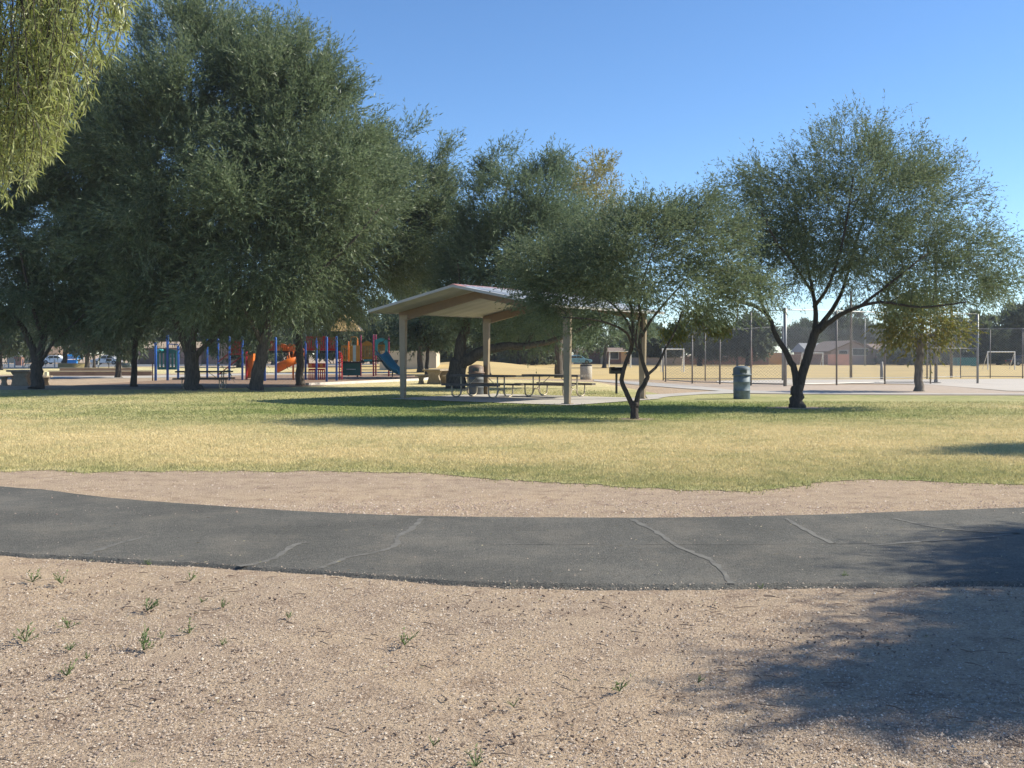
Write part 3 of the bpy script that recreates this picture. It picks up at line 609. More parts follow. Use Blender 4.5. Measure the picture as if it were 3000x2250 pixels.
# medium and far trees
mk = dict(leafm=LF_MID, barkm=BK_GREY, per=12, leaf=(.26, .040), up=.3, droop=.3)
tree('drying_tree', 'sparse tree with yellowing top rising behind the shelter, between leaning tree and low mesquite', (1640, 1107), [
    limb([(1636, 1107), (1636, 1050), (1640, 990)], (.28, .24), base=True), limb([(1640, 1000), (1690, 850), (1730, 680), (1750, 540)], (.17, .04)), limb([(1640, 1010), (1590, 960), (1560, 900)], (.10, .03)), limb([(1640, 990), (1650, 850), (1690, 650)], (.1, .03))],
    [(1720, 600, 85, 90, 0, 2.6), (1740, 520, 60, 50, 0, 1.6), (1690, 720, 90, 80, 0, 2.6)], LF_DRY, BK_GREY, ntarget=150, ntwig=1500, per=12, leaf=(.22, .03), up=.6, seed=31, twig=(.8, 1.8))
tree('shade_tree', 'round dark green tree right behind the shelter post, trunk beside the round concrete bin', (1650, 1104), [
    limb([(1648, 1104), (1646, 1060), (1640, 1020)], (.22, .2), base=True), limb([(1640, 1030), (1600, 990), (1560, 960)], (.1, .03)), limb([(1640, 1025), (1680, 980), (1700, 940)], (.1, .03))],
    [(1630, 960, 150, 50, 0, 2.8), (1640, 900, 120, 60, 0, 2.6), (1540, 990, 60, 30, 0, 1.6)], ntarget=120, ntwig=2200, seed=32, dist=73, **mk)
tree('shade_tree', 'leafy tree in front of the far parked blue car, right of the shelter', (1770, 1078), [
    limb([(1770, 1078), (1772, 1040), (1776, 1010)], (.22, .18), base=True), limb([(1776, 1015), (1740, 980), (1710, 950)], (.1, .03)), limb([(1776, 1015), (1810, 970)], (.1, .03))],
    [(1750, 985, 90, 42, 0, 3.2), (1840, 960, 90, 60, 0, 3), (1700, 1000, 50, 24, 0, 2)], ntarget=110, ntwig=2000, seed=33, **mk)
tree('shade_tree', 'dark tree with pale trunk beside the beige block building', (1232, 1091), [
    limb([(1230, 1091), (1230, 1050), (1232, 1010)], (.26, .22), base=True), limb([(1232, 1015), (1180, 960), (1120, 920)], (.12, .04)), limb([(1232, 1010), (1260, 940), (1290, 880)], (.12, .04))],
    [(1220, 930, 150, 80, 0, 4), (1130, 990, 90, 35, 0, 3), (1290, 980, 70, 40, 0, 3), (1230, 850, 130, 60, 0, 3.4)], ntarget=170, ntwig=4200, seed=34, **mk)
tree('shade_tree', 'slim dark trunk close to the pale trunked tree by the concrete table', (1250, 1107), [
    limb([(1250, 1107), (1251, 1060), (1254, 1020)], (.13, .11), base=True), limb([(1254, 1025), (1240, 980), (1225, 930)], (.07, .03)), limb([(1254, 1020), (1280, 960)], (.07, .03))],
    [(1250, 960, 110, 55, 0, 2.6), (1320, 930, 70, 60, 0, 2)], ntarget=90, ntwig=1800, seed=35, **mk)
tree('shade_tree', 'slender tree behind the leaning trunk, left of the brown trash barrel', (1432, 1098), [
    limb([(1434, 1098), (1428, 1050), (1420, 1000)], (.16, .12), base=True), limb([(1420, 1005), (1400, 960), (1380, 920)], (.08, .03)), limb([(1420, 1005), (1460, 950)], (.08, .03))],
    [(1430, 950, 110, 50, 0, 2.8), (1490, 975, 90, 30, 0, 2.4)], ntarget=90, ntwig=1900, seed=36, **mk)
tk = dict(leafm=LF_FAR, barkm=BK_DARK, per=10, leaf=(.36, .06), up=.2, droop=.2, group='trees beside the park street')
for k, (bx, by, rr, cx, cy, rx, ry, lab) in enumerate([
        (347, 1107, .21, 340, 960, 120, 62, 'straight bare trunked tree before the low block wall, left of the blue climbing frame'),
        (256, 1079, .26, 250, 975, 75, 62, 'small tree just left of the silver car, behind the low block wall'),
        (276, 1077, .16, 290, 960, 60, 60, 'thin dark trunked tree overlapping the rear of the silver car'),
        (190, 1078, .30, 190, 965, 80, 65, 'yellow green tree behind the fork of the leftmost acacia, by the blue canopy'),
        (2, 1084, .18, 30, 1000, 75, 48, 'bushy light green tree leaning at the left edge of the photo')]):
    tree('street_tree', lab, (bx, by), [limb([(bx, by), (bx, by - 30), (bx + 3, by - 62)], (rr, rr * .8), base=True), limb([(bx + 2, by - 55), (bx - 25, by - 95)], (rr * .5, .04)), limb([(bx + 2, by - 55), (bx + 30, by - 95)], (rr * .5, .04))],
         [(cx, cy, rx, ry, 0, 3.5), (cx + 20, cy - 50, rx * .8, ry, 0, 3)], ntarget=90, ntwig=1700, seed=40 + k, **{**tk, **({'leafm': LF_YEL} if k == 3 else {})})
tree('ash_tree', 'small round tree turning yellow at the edge of the ball court gravel', (2693, 1147), [
    limb([(2693, 1147), (2692, 1100), (2695, 1040), (2698, 1000)], (.19, .15), base=True), limb([(2696, 1015), (2660, 980), (2630, 960)], (.06, .02)), limb([(2697, 1010), (2740, 975), (2780, 955)], (.06, .02)), limb([(2698, 1005), (2700, 950), (2695, 900)], (.08, .02))],
    [(2695, 940, 95, 55, 0, 1.7), (2625, 955, 60, 42, 0, 1.1), (2775, 960, 60, 38, 0, 1.1), (2690, 1000, 75, 20, 0, 1), (2700, 890, 80, 30, 0, 1.2)], LF_YEL, BK_PALE, ntarget=130, ntwig=1150, per=11, leaf=(.15, .026), twig=(.3, .9), up=0, droop=.7, seed=51)
bk = dict(leafm=LF_FAR, barkm=BK_DARK, per=10, leaf=(.42, .085), up=.2, droop=.1, group='trees among the far houses')
for k, (bx, cx, cy, rx, ry, dd, lab) in enumerate([
        (2050, 2050, 990, 75, 45, 138, 'dark bushy tree behind the fence, left of the green barrel'),
        (2190, 2195, 985, 75, 52, 138, 'wide grey green mesquite behind the fence above the green barrel'),
        (1905, 1930, 1000, 90, 40, 150, 'low dark tree behind the far soccer goal'),
        (2350, 2352, 985, 34, 32, 170, 'small dark tree left of the grey roofed house'),
        (2480, 2480, 955, 60, 45, 185, 'tall tree rising behind the brown roofed house'),
        (2575, 2560, 985, 30, 20, 185, 'little tree peeking over the right end of the brown roof'),
        (2860, 2860, 990, 75, 62, 150, 'broad green tree behind the tall right fence post'),
        (2980, 2990, 965, 50, 75, 150, 'dark tree at the right edge of the photo'),
        (2770, 2770, 1020, 70, 34, 150, 'low dark tree behind the yellow tree trunk'),
        (2640, 2640, 1045, 45, 20, 148, 'rounded shrubby tree right of the brown roofed house'),
        (2925, 2925, 1040, 60, 26, 152, 'shrubby tree behind the right soccer goal'),
        (1560, 1560, 1045, 75, 20, 150, 'pale hedge like tree seen under the long low limb'),
        (1310, 1290, 1020, 55, 40, 150, 'soft green tree right of the beige block building'),
        (1480, 1460, 1010, 70, 40, 165, 'far dark tree above the dry grass mound'),
        (620, 600, 960, 120, 60, 175, 'far tree over the roof of the pink house behind the playground'),
        (900, 900, 1010, 150, 50, 170, 'far dark tree mass behind the red and blue play tower'),
        (430, 440, 955, 80, 50, 175, 'far tree above the left end of the pink house roof'),
        (90, 60, 950, 100, 90, 190, 'far tree behind the park entrance pillar'),
        (1090, 1100, 1000, 90, 52, 165, 'far tree behind the teal wave slide'),
        (700, 720, 990, 90, 55, 120, 'dark tree behind the red stair of the playground'),
        (1010, 1020, 985, 90, 60, 125, 'dark tree behind the ochre play tower'),
        (1175, 1180, 985, 80, 55, 130, 'dark tree over the left part of the beige block building'),
        (1370, 1350, 990, 80, 55, 128, 'dark tree seen between the leaning trunk and the low limb'),
        (1520, 1530, 990, 90, 45, 140, 'dark tree behind the low limb of the leaning tree'),
        (800, 800, 940, 130, 80, 150, 'tall far tree behind the leaning acacia trunk'),
        (490, 500, 940, 110, 70, 185, 'far tree above the garage of the pink house'),
        (340, 330, 950, 110, 90, 185, 'far shrubby tree behind the silver car'),
        (140, 170, 950, 110, 90, 200, 'far tree behind the white car'),
        (1870, 1860, 1000, 70, 32, 175, 'far tree over the maroon house'),
        (2420, 2420, 990, 40, 28, 200, 'far tree behind the grey roof'),
        (2700, 2700, 1010, 60, 30, 190, 'far tree behind the low wing of the gabled house'),
        (3080, 3090, 960, 80, 80, 150, 'tree just beyond the right edge of the photo')]):
    tree('background_tree', lab, (bx, 1070), [limb([(bx, 1070), (bx, 1050), (bx + 2, 1030)], (.3, .22), base=True), limb([(bx + 2, 1035), (cx + 25, cy)], (.14, .05)), limb([(bx + 2, 1035), (cx - 25, cy)], (.14, .05))],
         [(cx, cy, rx, ry, 0, 4), (cx - rx * .4, cy + ry * .35, rx * .6, ry * .55, 0, 3), (cx + rx * .4, cy + ry * .3, rx * .6, ry * .6, 0, 3)], ntarget=110, ntwig=3000, seed=60 + k, dist=dd, twig=(.6, 1.8), **bk)

# near foliage hanging into the top left corner, tree stands outside the frame
def near_tree():
    rng = np.random.default_rng(99); B = np.array([-6.2, 7.6, 0]); root = empty('weeping_acacia', B, 'sunlit yellow green weeping foliage hanging into the top left corner', 'tree')
    mb = MB(); mb.tube([(0, 0, -.1), (.1, 0, 1.2), (.25, .1, 2.6), (.5, .2, 3.8)], [.2, .16, .14, .11], 10)
    nodes = []
    ends = [(-4.6, 6.4, 4.6), (-3.7, 6.9, 4.9), (-2.9, 7.2, 5.0), (-4.2, 7.8, 5.2), (-3.3, 7.6, 5.6), (-2.7, 6.8, 5.3), (-5, 7, 5.5), (-3.6, 6.4, 5.4), (-4.6, 7.4, 4.5), (-4.1, 7.0, 4.3)]
    for e in ends:
        a = np.array([.4, .2, 3.5]); e = np.array(e) - B; m = (a + e) / 2 + np.array([0, 0, .4]); ln = smooth_line([a, m, e], 5); mb.tube([Vector(q) for q in ln], list(np.linspace(.06, .012, len(ln))), 6)
        nodes += ln[4:]
    nodes = np.array(nodes); ns = 350; LB = []; LD = []
    # hanging profile: strands end along the lower outline seen in the photo
    prof_x = np.array([-200, 0, 60, 130, 200, 260, 330, 380]); prof_y = np.array([640, 590, 560, 470, 400, 310, 200, 60])
    cl = rng.uniform(-170, 385, 34)
    for i in range(ns):
        px = float(np.clip(cl[rng.integers(0, 34)] + rng.normal(0, 7), -200, 385)); d = rng.uniform(6.3, 7.9); yb = np.interp(px, prof_x, prof_y) - abs(rng.normal(0, 130)) + 25 * math.sin(px * .09); zb = H - (yb - YH) * d / F
        x = (px - 1500) * d / F; L = rng.uniform(.5, 1.3); n = 9
        sway = rng.normal(0, .12, 2); top = np.array([x - sway[0], d - sway[1], zb + L]); bot = np.array([x, d, zb]); crv = rng.normal(0, .06, 3)
        ln = [top + (bot - top) * u + crv * 4 * u * (1 - u) for u in np.linspace(0, 1, n)]; ln = [q - B for q in ln]
        mb.tube([Vector(q) for q in ln], list(np.linspace(.004, .0016, n)), 3, cap=False)
        m = int(L * 62); u = rng.random(m) * (n - 1); k = np.minimum(u.astype(int), n - 2); f = (u - k)[:, None]; A = np.array(ln)
        LB.append(A[k] * (1 - f) + A[k + 1] * f); dr = rng.normal(0, .55, (m, 3)); dr[:, 2] -= .75; LD.append(dr)
    mb.build('trunk', BK_GREY, root, smooth=True)
    b = np.concatenate(LB); ld = np.concatenate(LD); ld /= np.linalg.norm(ld, axis=1, keepdims=True); n = len(b)
    big_mesh('crown', leaf_quads(b, ld, rng.uniform(.045, .11, n), rng.uniform(.004, .0075, n), rng, .08), 4, LF_NEAR, root)
near_tree()
# trees just outside the frame on the right whose shadows fall across the gravel and the path
def offtree(name, label, B, crown, seed, ntwig, rr):
    rng = np.random.default_rng(seed); B = np.array(B, float); root = empty(name, B, label, 'tree'); mb = MB()
    mb.tube([(0, 0, -.1), (.1, 0, 1.5), (0, .1, 2.8), (0, 0, 4.2)], [.2, .16, .14, .1], 10); brn = []
    for c in crown:
        for i in range(16):
            v = rng.normal(size=3); v /= np.linalg.norm(v); v *= rng.random() ** .4; t_ = np.array(c[:3]) + v * np.array(c[3:6]) - B
            a = np.array([0, 0, rng.uniform(2.2, 4)]); ln = smooth_line([a, (a + t_) / 2 + rng.normal(0, .2, 3) + [0, 0, .2], t_], 4); mb.tube([Vector(q) for q in ln], list(np.linspace(.04, .01, len(ln))), 4, cap=False); brn += ln[5:]
    mb.build('trunk', BK_DARK, root, smooth=True); brn = np.array(brn); j = rng.integers(0, len(brn), ntwig); o = brn[j] + rng.normal(0, .16, (ntwig, 3)); td = rng.normal(0, .6, (ntwig, 3)); td /= np.linalg.norm(td, axis=1, keepdims=True)
    per = 12; u = rng.random((ntwig, per, 1)); lb = (o[:, None] + td[:, None] * u * .5).reshape(-1, 3); ld = rng.normal(size=lb.shape); ld /= np.linalg.norm(ld, axis=1, keepdims=True); n = len(lb)
    big_mesh('crown', leaf_quads(lb, ld, rng.uniform(.05, .12, n), np.full(n, .013), rng), 4, LF_MES, root)
def shadow_src(px, py, h):   # the point at height h whose shadow falls at ground pixel (px, py)
    g = G(px, py); k = h / math.tan(R(ELEV)); return (g.x + SUN.x * k, g.y + SUN.y * k, h)
S = shadow_src
offtree('mesquite_tree', 'mesquite standing outside the frame to the right of the gravel', (12.6, 9.0, 0),
        [(*S(3100, 1850, 4.6), 1.5, 1.2, .8), (*S(2970, 1800, 4.6), 1.0, .22, .2), (*S(2630, 1985, 4.4), .75, .16, .2), (*S(3050, 1990, 4.5), 1.0, .4, .3), (*S(3050, 1640, 5.2), 1.1, .7, .4), (*S(3250, 1700, 5.6), 1.4, 1.2, .8), (*S(3020, 1690, 5), .6, .15, .2), (*S(2770, 2070, 4.2), .8, .12, .15), (*S(3090, 1890, 4.4), .9, .5, .3), (*S(3070, 1580, 5.2), .7, .3, .3)], 5, 9500, 1)
offtree('mesquite_tree', 'mesquite standing outside the frame beyond the right end of the lawn', (15.5, 18.6, 0),
        [(*S(2990, 1326, 5), 1.6, .9, .8), (*S(3200, 1330, 5), 1.6, 1.6, 1)], 6, 4000, 1)
# ------------------------------------------------------------------ picnic shelter
TH = 0.937606; U = Vector((math.cos(TH), math.sin(TH), 0)); V = Vector((math.sin(TH), -math.cos(TH), 0)); Zv = Vector((0, 0, 1))
A0 = Vector((-3.76, 35.39, 0)); SL, SW = 4.707, 6.77; SCN = A0 + U * SL / 2 + V * SW / 2
sheet('shelter_slab', [A0 - U * .5 - V * .35, A0 - U * .5 + V * (SW + .45), A0 + U * (SL + .6) + V * (SW + .45), A0 + U * (SL + .6) - V * .35], .026, CONC)
TANP = paint('tan_steel_paint', (.27, .205, .13), .5, scale=1.5); BEAM = paint('brown_beam_paint', (.20, .135, .095), .55, scale=1.5)
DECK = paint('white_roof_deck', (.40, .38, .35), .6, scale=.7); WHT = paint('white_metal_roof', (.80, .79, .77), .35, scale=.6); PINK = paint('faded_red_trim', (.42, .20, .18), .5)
sh = empty('picnic_shelter', SCN, 'open picnic shelter with low white gable roof on four tan posts', 'shelter')
def Q(a, b, z): return A0 + U * a + V * b + Zv * z      # shelter coordinates: along the ridge, across, up
for a in (0, SL):
    for b, sgn in ((0, 1), (SW, -1)):
        mb = MB(); wt, wb, th = .29, .18, .12
        lo = [Q(a + i * th / 2, b + j * wb / 2, 0) for i, j in ((-1, -1), (1, -1), (1, 1), (-1, 1))]
        hi = [Q(a + i * th / 2, b + j * wt / 2, 2.80) for i, j in ((-1, -1), (1, -1), (1, 1), (-1, 1))]
        mb.add(lo + hi, [(3, 2, 1, 0), (4, 5, 6, 7), (0, 1, 5, 4), (1, 2, 6, 5), (2, 3, 7, 6), (3, 0, 4, 7)])
        p = mb.build('post', TANP, sh, org=SCN, bevel=.008)
        mb = MB().bar(Q(a, b - .16, .035), Q(a, b + .16, .035), .22, .02); q = mb.build('base_plate', TANP, p, org=SCN)
    zr, ze = 3.64, 2.97                                # rafter pair: deep at the posts, shallow at the ridge
    prof = [(-.145, 2.80), (.30, 2.76), (SW / 2, zr - .26), (SW - .30, 2.76), (SW + .145, 2.80), (SW + .145, ze + .02), (SW / 2, zr), (-.145, ze + .02)]
    MB().prism([Q(a - .055, b, z) for b, z in prof], U * .11).build('rafter', BEAM, sh, org=SCN, bevel=.006)
for a in (0, SL):
    for b, sg in ((0, 1), (SW, -1)):
        MB().box(Q(a, b + sg * .10, 2.82), (.34, .17, .16), ax=Matrix((V, U, Zv)).transposed()).build('knee_bracket', TANP, sh, org=SCN, bevel=.006)
e1, e2, eo = 1.4, 1.0, .32
def slope(n, b0, b1, z0, z1):
    # ribbed deck seen from below and standing-seam sheet on top
    mb = MB(); k = 46; La = SL + e1 + e2; prof = []
    for i in range(k + 1):
        a = -e1 + La * i / k; prof.append((a, 0 if (i % 4) < 2 else .028))
    vs = []; fs = []
    for a, h in prof: vs += [Q(a, b0, z0 + h), Q(a, b1, z1 + h)]
    fs = [(2 * i, 2 * i + 1, 2 * i + 3, 2 * i + 2) for i in range(k)]
    mb.add(vs, fs); d = mb.build('ceiling_deck', DECK, sh, org=SCN)
    mb = MB(); t0 = .058
    mb.add([Q(-e1, b0, z0 + t0), Q(-e1, b1, z1 + t0), Q(SL + e2, b1, z1 + t0), Q(SL + e2, b0, z0 + t0), Q(-e1, b0, z0 + t0 - .025), Q(-e1, b1, z1 + t0 - .025), Q(SL + e2, b1, z1 + t0 - .025), Q(SL + e2, b0, z0 + t0 - .025)],
           [(0, 1, 2, 3), (7, 6, 5, 4), (0, 4, 5, 1), (1, 5, 6, 2), (2, 6, 7, 3), (3, 7, 4, 0)])
    for i in range(1, 18):
        a = -e1 + La * i / 18; mb.bar(Q(a, b0, z0 + t0 + .02), Q(a, b1, z1 + t0 + .02), .03, .04)
    mb.build('roof_sheet', WHT, sh, org=SCN)
    for a in (-e1 - .012, SL + e2 + .012):             # rake trim
        MB().bar(Q(a, b0, z0 + .03), Q(a, b1, z1 + .03), 0.02, .085).build('rake_trim', DECK, sh, org=SCN)
    MB().bar(Q(-e1, b0, z0 + .025), Q(SL + e2, b0, z0 + .025), 0.02, .075).build('fascia', DECK, sh, org=SCN)
slope('left', -eo, SW / 2, 2.955, 3.68); slope('right', SW + eo, SW / 2, 2.955, 3.68)
mb = MB()
mb.prism([Q(-e1 - .03, SW / 2 - .26, 3.695), Q(-e1 - .03, SW / 2, 3.775), Q(-e1 - .03, SW / 2 + .26, 3.695), Q(-e1 - .03, SW / 2, 3.745)], U * (SL + e1 + e2 + .06)); mb.build('ridge_cap', PINK, sh, org=SCN)

# ------------------------------------------------------------------ picnic tables, grill, bins
PLANK = paint('weathered_plank', (.12, .10, .085), .75, scale=8, var=.3); PIPE = paint('tan_pipe', (.40, .34, .25), .45, metal=.2)
def steel_table():
    t = empty('picnic_table', (0, 0, 0), 'x', 'picnic table', 'picnic tables of planks on bent pipe frames')
    for name, y0, z, wd, nb in (('table_top', 0, .76, .74, 4), ('bench_seat', -.70, .45, .26, 2), ('bench_seat', .70, .45, .26, 2)):
        mb = MB()
        for i in range(nb): mb.box((0, y0 - wd / 2 + wd * (i + .5) / nb, z), (2.44, wd / nb - .012, .07))
        mb.build(name, PLANK, t, bevel=.004)
    for x in (-.82, .82):
        mb = MB()
        for s_ in (-1, 1):
            pts = smooth_line([(x, s_ * .20, .735), (x, s_ * .20, .30), (x, s_ * .24, .10), (x, s_ * .36, .03), (x, s_ * .56, .03), (x, s_ * .68, .10), (x, s_ * .71, .25), (x, s_ * .71, .425)], 4)
            mb.tube([Vector(p) for p in pts], .026, 8)
            mb.bar((x, s_ * .58, .42), (x, s_ * .83, .42), .05, .012)
        mb.bar((x, -.34, .73), (x, .34, .73), .05, .015)
        hump = smooth_line([(x, -.20, .12), (x, -.12, .26), (x, .12, .26), (x, .20, .12)], 4); mb.tube([Vector(p) for p in hump], .024, 8)
        mb.build('pipe_frame', PIPE, t, smooth=True)
        MB().tube([(x, 0, .26), (x * .25, 0, .73)], .013, 6).build('brace', PIPE, t)
    return t
t0 = steel_table(); VA = math.atan2(V.y, V.x)
for i, (c, a, lab) in enumerate([((1.55, 37.0, .026), VA, 'plank picnic table on bent pipe legs under the shelter, right of centre'),
                                 ((-1.05, 36.4, .026), VA, 'plank picnic table under the shelter beside the brown lidded barrel'),
                                 ((-14.0, 46.6, 0), R(4), 'dark picnic table in deep shade behind the thickest acacia trunk')]):
    t_ = t0 if i == 0 else copy_tree(t0); t_.location = c; t_.rotation_euler = (0, 0, a); t_['label'] = lab

CT = paint('exposed_concrete', (.33, .27, .20), .95, scale=6, var=.15, bmp=.5)
def concrete_table():
    t = empty('concrete_table', (0, 0, 0), 'x', 'picnic table', 'heavy concrete picnic tables')
    MB().box((0, 0, .73), (1.05, 1.9, .09)).build('table_top', CT, t, bevel=.02)
    for y in (-.6, .6):
        pr = [(-.42, 0), (.42, 0), (.30, .35), (.27, .45), (.44, .685), (-.44, .685), (-.27, .45), (-.30, .35)]
        MB().prism([(a, y - .07, z) for a, z in pr], (0, .14, 0)).build('pedestal', CT, t, bevel=.01)
    for sx in (-1, 1):
        b = MB().box((sx * .80, 0, .43), (.36, 1.8, .08)).build('bench_seat', CT, t, bevel=.015)
        for y in (-.55, .55):
            pr = [(-.16, 0), (.16, 0), (.10, .2), (.15, .39), (-.15, .39), (-.10, .2)]
            MB().prism([(sx * .80 + a, y - .06, z) for a, z in pr], (0, .12, 0)).build('bench_leg', CT, b)
    return t
c0_ = concrete_table(); c0_.location = ((58 - 1500) * 50.5 / F, 50.5 + .6, 0); c0_.rotation_euler = (0, 0, R(1)); c0_['label'] = 'concrete picnic table at the left edge beside the forked acacia'
c1_ = copy_tree(c0_); g = G(1285, 1126); c1_.location = (g.x, g.y + .8, 0); c1_.rotation_euler = (0, 0, R(-24)); c1_['label'] = 'concrete picnic table between the shelter post and the leaning tree'

def drum(name, label, loc, bodym, lidm, group=None):
    t = empty(name, loc, label, 'trash barrel', group)
    MB().lathe([(.27, 0), (.285, .015), (.285, .28), (.296, .29), (.296, .305), (.285, .315), (.285, .58), (.296, .59), (.296, .605), (.285, .615), (.285, .83), (.27, .835)], n=32).build('drum_body', bodym, t, smooth=True).data.shade_smooth()
    MB().lathe([(.29, .815), (.325, .82), (.33, .845), (.325, .87), (.295, .875), (.295, 1.05), (.28, 1.085), (.20, 1.13), (.10, 1.155), (.01, 1.16)], n=32).build('lid', lidm, t, smooth=True)
    mb = MB()
    for k in range(-2, 3): mb.box((.297 * math.sin(k * .16) * 1.0, -.297 * math.cos(k * .16), .97), (.05, .012, .11), rz=k * .16)
    mb.build('lid_flap', paint('flap_dark', (.06, .08, .08), .7), t); return t
GRN = paint('worn_green_paint', (.125, .165, .205), .6, scale=5, var=.3); GRL = paint('green_lid_plastic', (.095, .125, .15), .6, scale=4, var=.2); BRL = paint('brown_lid', (.16, .11, .085), .6)
drum('trash_barrel', 'blue green metal trash barrel with domed lid standing alone on the grass', G(2173, 1169), GRN, GRL, 'park trash barrels')
drum('trash_barrel', 'trash barrel with brown domed lid behind the left shelter table', G(1395, 1157), paint('dull_barrel', (.10, .11, .12), .7, scale=4, var=.3), BRL, 'park trash barrels')
rb = empty('round_bin', G(1717, 1112), 'round pale concrete bin on the grass behind the right shelter table', 'litter bin')
MB().lathe([(.33, 0), (.36, .03), (.37, .8), (.35, .83)], n=28).build('bin_body', paint('pale_aggregate', (.46, .41, .33), .95, scale=12, var=.2), rb, smooth=True)
MB().lathe([(.36, .82), (.37, .90), (.30, .93), (.12, .94)], n=28).build('rim', paint('dark_rim', (.05, .05, .05), .7), rb)
IRON = paint('black_iron', (.018, .018, .018), .6, scale=6, var=.2)
def grill(loc, label, rz=0):
    t = empty('park_grill', loc, label, 'grill', 'iron pedestal grills', rz)
    MB().tube([(0, 0, -.02), (0, 0, .80)], .045, 10).build('post', IRON, t)
    mb = MB().box((0, 0, .80), (.50, .38, .02)); mb.box((0, .18, .92), (.50, .02, .24)); mb.box((-.24, 0, .92), (.02, .34, .24)); mb.box((.24, 0, .92), (.02, .34, .24)); mb.box((0, -.18, .86), (.46, .02, .11)); mb.build('fire_box', IRON, t)
    mb = MB()
    for k in range(12): mb.bar((-.22 + k * .04, -.20, 1.05), (-.22 + k * .04, .17, 1.05), .012, .012)
    mb.bar((-.23, -.20, 1.05), (.23, -.20, 1.05), .015, .015); mb.build('grate', IRON, t)
    mb = MB()
    mb.tube([(-.12, -.20, 1.05), (-.12, -.32, 1.05), (.12, -.32, 1.05), (.12, -.20, 1.05)], .014, 6)
    mb.build('handle', paint('worn_steel', (.5, .48, .45), .4, metal=.6), t); return t
grill(G(1806, 1154), 'black iron pedestal grill on the grass behind the shelter slab', R(8))
grill(G(319, 1079), 'small dark pedestal grill beyond the low wall, below the silver car')
pp = empty('planter_bowl', G(373, 1079), 'dark round planter bowl on the grass left of the blue climbing frame', 'planter')
MB().lathe([(.35, 0), (.55, .1), (.62, .55), (.56, .56), (.5, .45)], n=20).build('bowl', paint('dark_glaze', (.05, .07, .08), .5), pp, smooth=True)

# ------------------------------------------------------------------ playground
PB = paint('blue_enamel', (.025, .11, .42), .35); PR = paint('red_plastic', (.40, .02, .025), .35); PM = paint('maroon_enamel', (.24, .02, .07), .35)
PO = paint('orange_plastic', (.72, .17, .02), .35); PY = paint('ochre_plastic', (.55, .27, .04), .45); PT = paint('teal_plastic', (.05, .40, .44), .35)
PDT = paint('deep_teal_plastic', (.02, .17, .22), .35); PTAN = paint('tan_plastic_roof', (.62, .42, .17), .45); PDG = paint('dark_green_panel', (.02, .15, .14), .45); DKM = paint('dark_deck', (.03, .03, .035), .7)
def pg(px, py, d): return P(px, py, d)
def post(par, px, ytop, ybase, m, org, r=.06, name='post'):
    d = D(ybase); a = G(px, ybase); zt = H - (ytop - YH) * d / F
    return MB().lathe([(r, -.05), (r, zt - .05), (r * .7, zt - .01), (r * .2, zt)], c=a, n=12).build(name, m, par, smooth=True, org=org)
# free standing climbing panel
cb = G(488, 1114); cf = empty('climbing_frame', cb, 'blue posts holding a slotted dark teal panel, left of the thick acacia', 'playground climber')
for px, yt, yb in ((456, 1003, 1116), (491, 981, 1115), (522, 1012, 1111)): post(cf, px, yt, yb, PB, cb, .075)
post(cf, 447, 1060, 1116, paint('rusty_rod', (.12, .05, .04), .7), cb, .03, 'rod')
dd = D(1115)
def panel(par, x0, x1, y0, y1, d, m, org, arch=0, slots=0, name='panel', th=.05, frame=None):
    a = P(x0, y1, d); b = P(x1, y0, d); w_ = b.x - a.x; h_ = b.z - a.z; mb = MB(); y = d
    if slots:
        n = slots; bw = w_ / (2 * n + 1)
        mb.box(((a.x + b.x) / 2, y, a.z + h_ * .07), (w_, th, h_ * .14)); mb.box(((a.x + b.x) / 2, y, b.z - h_ * .07), (w_, th, h_ * .14))
        for i in range(n + 1): mb.box((a.x + bw * (2 * i + .5), y, a.z + h_ * .5), (bw, th, h_ * .72))
    else: mb.box(((a.x + b.x) / 2, y, (a.z + b.z) / 2), (w_, th, h_))
    if arch:
        pr = [(a.x + w_ * k / 12, y - th / 2, b.z - .004 + arch * math.sin(math.pi * k / 12)) for k in range(13)]; mb.prism(pr, (0, th, 0))
    return mb.build(name, m, par, org=org)
panel(cf, 461, 518, 1027, 1083, dd, PDG, cb, arch=.12, slots=5)
MB().bar(P(492, 1008, dd), P(522, 1009, dd), .06, .06).build('cross_bar', PB, cf, org=cb)
o = MB().lathe([(.01, -.10), (.16, -.06), (.20, 0), (.16, .06), (.01, .10)], c=P(470, 1026, dd - .1), n=16).build('rotor', PT, cf, smooth=True, org=cb)

pb = G(860, 1112); ps = empty('play_structure', pb, 'large red, blue, orange and teal play structure with decks and slides', 'play structure')
BD = D(1113)
for px, yt, yb in ((607, 984, 1111), (639, 992, 1110), (672, 985, 1115), (710, 985, 1114), (776, 985, 1117), (808, 988, 1115), (895, 1000, 1113), (927, 990, 1114), (957, 985, 1119), (986, 985, 1116)): post(ps, px, yt, yb, PB, pb, .065)
for px, yt, yb in ((1057, 980, 1102), (1094, 979, 1103), (1101, 980, 1101), (1139, 980, 1103), (1021, 1000, 1102), (1047, 990, 1105)): post(ps, px, yt, yb, PM if px > 1050 else PO, pb, .055)
def deck(x0, x1, y, d, dep=1.3, m=DKM):
    a = P(x0, y, d); b = P(x1, y, d); MB().box(((a.x + b.x) / 2, d + dep / 2, a.z - .04), (b.x - a.x, dep, .09)).build('deck', m, ps, org=pb)
deck(672, 712, 1046, BD); deck(780, 990, 1029, BD); deck(988, 1060, 1060, BD + 2.5); deck(1057, 1140, 1056, BD + 4)
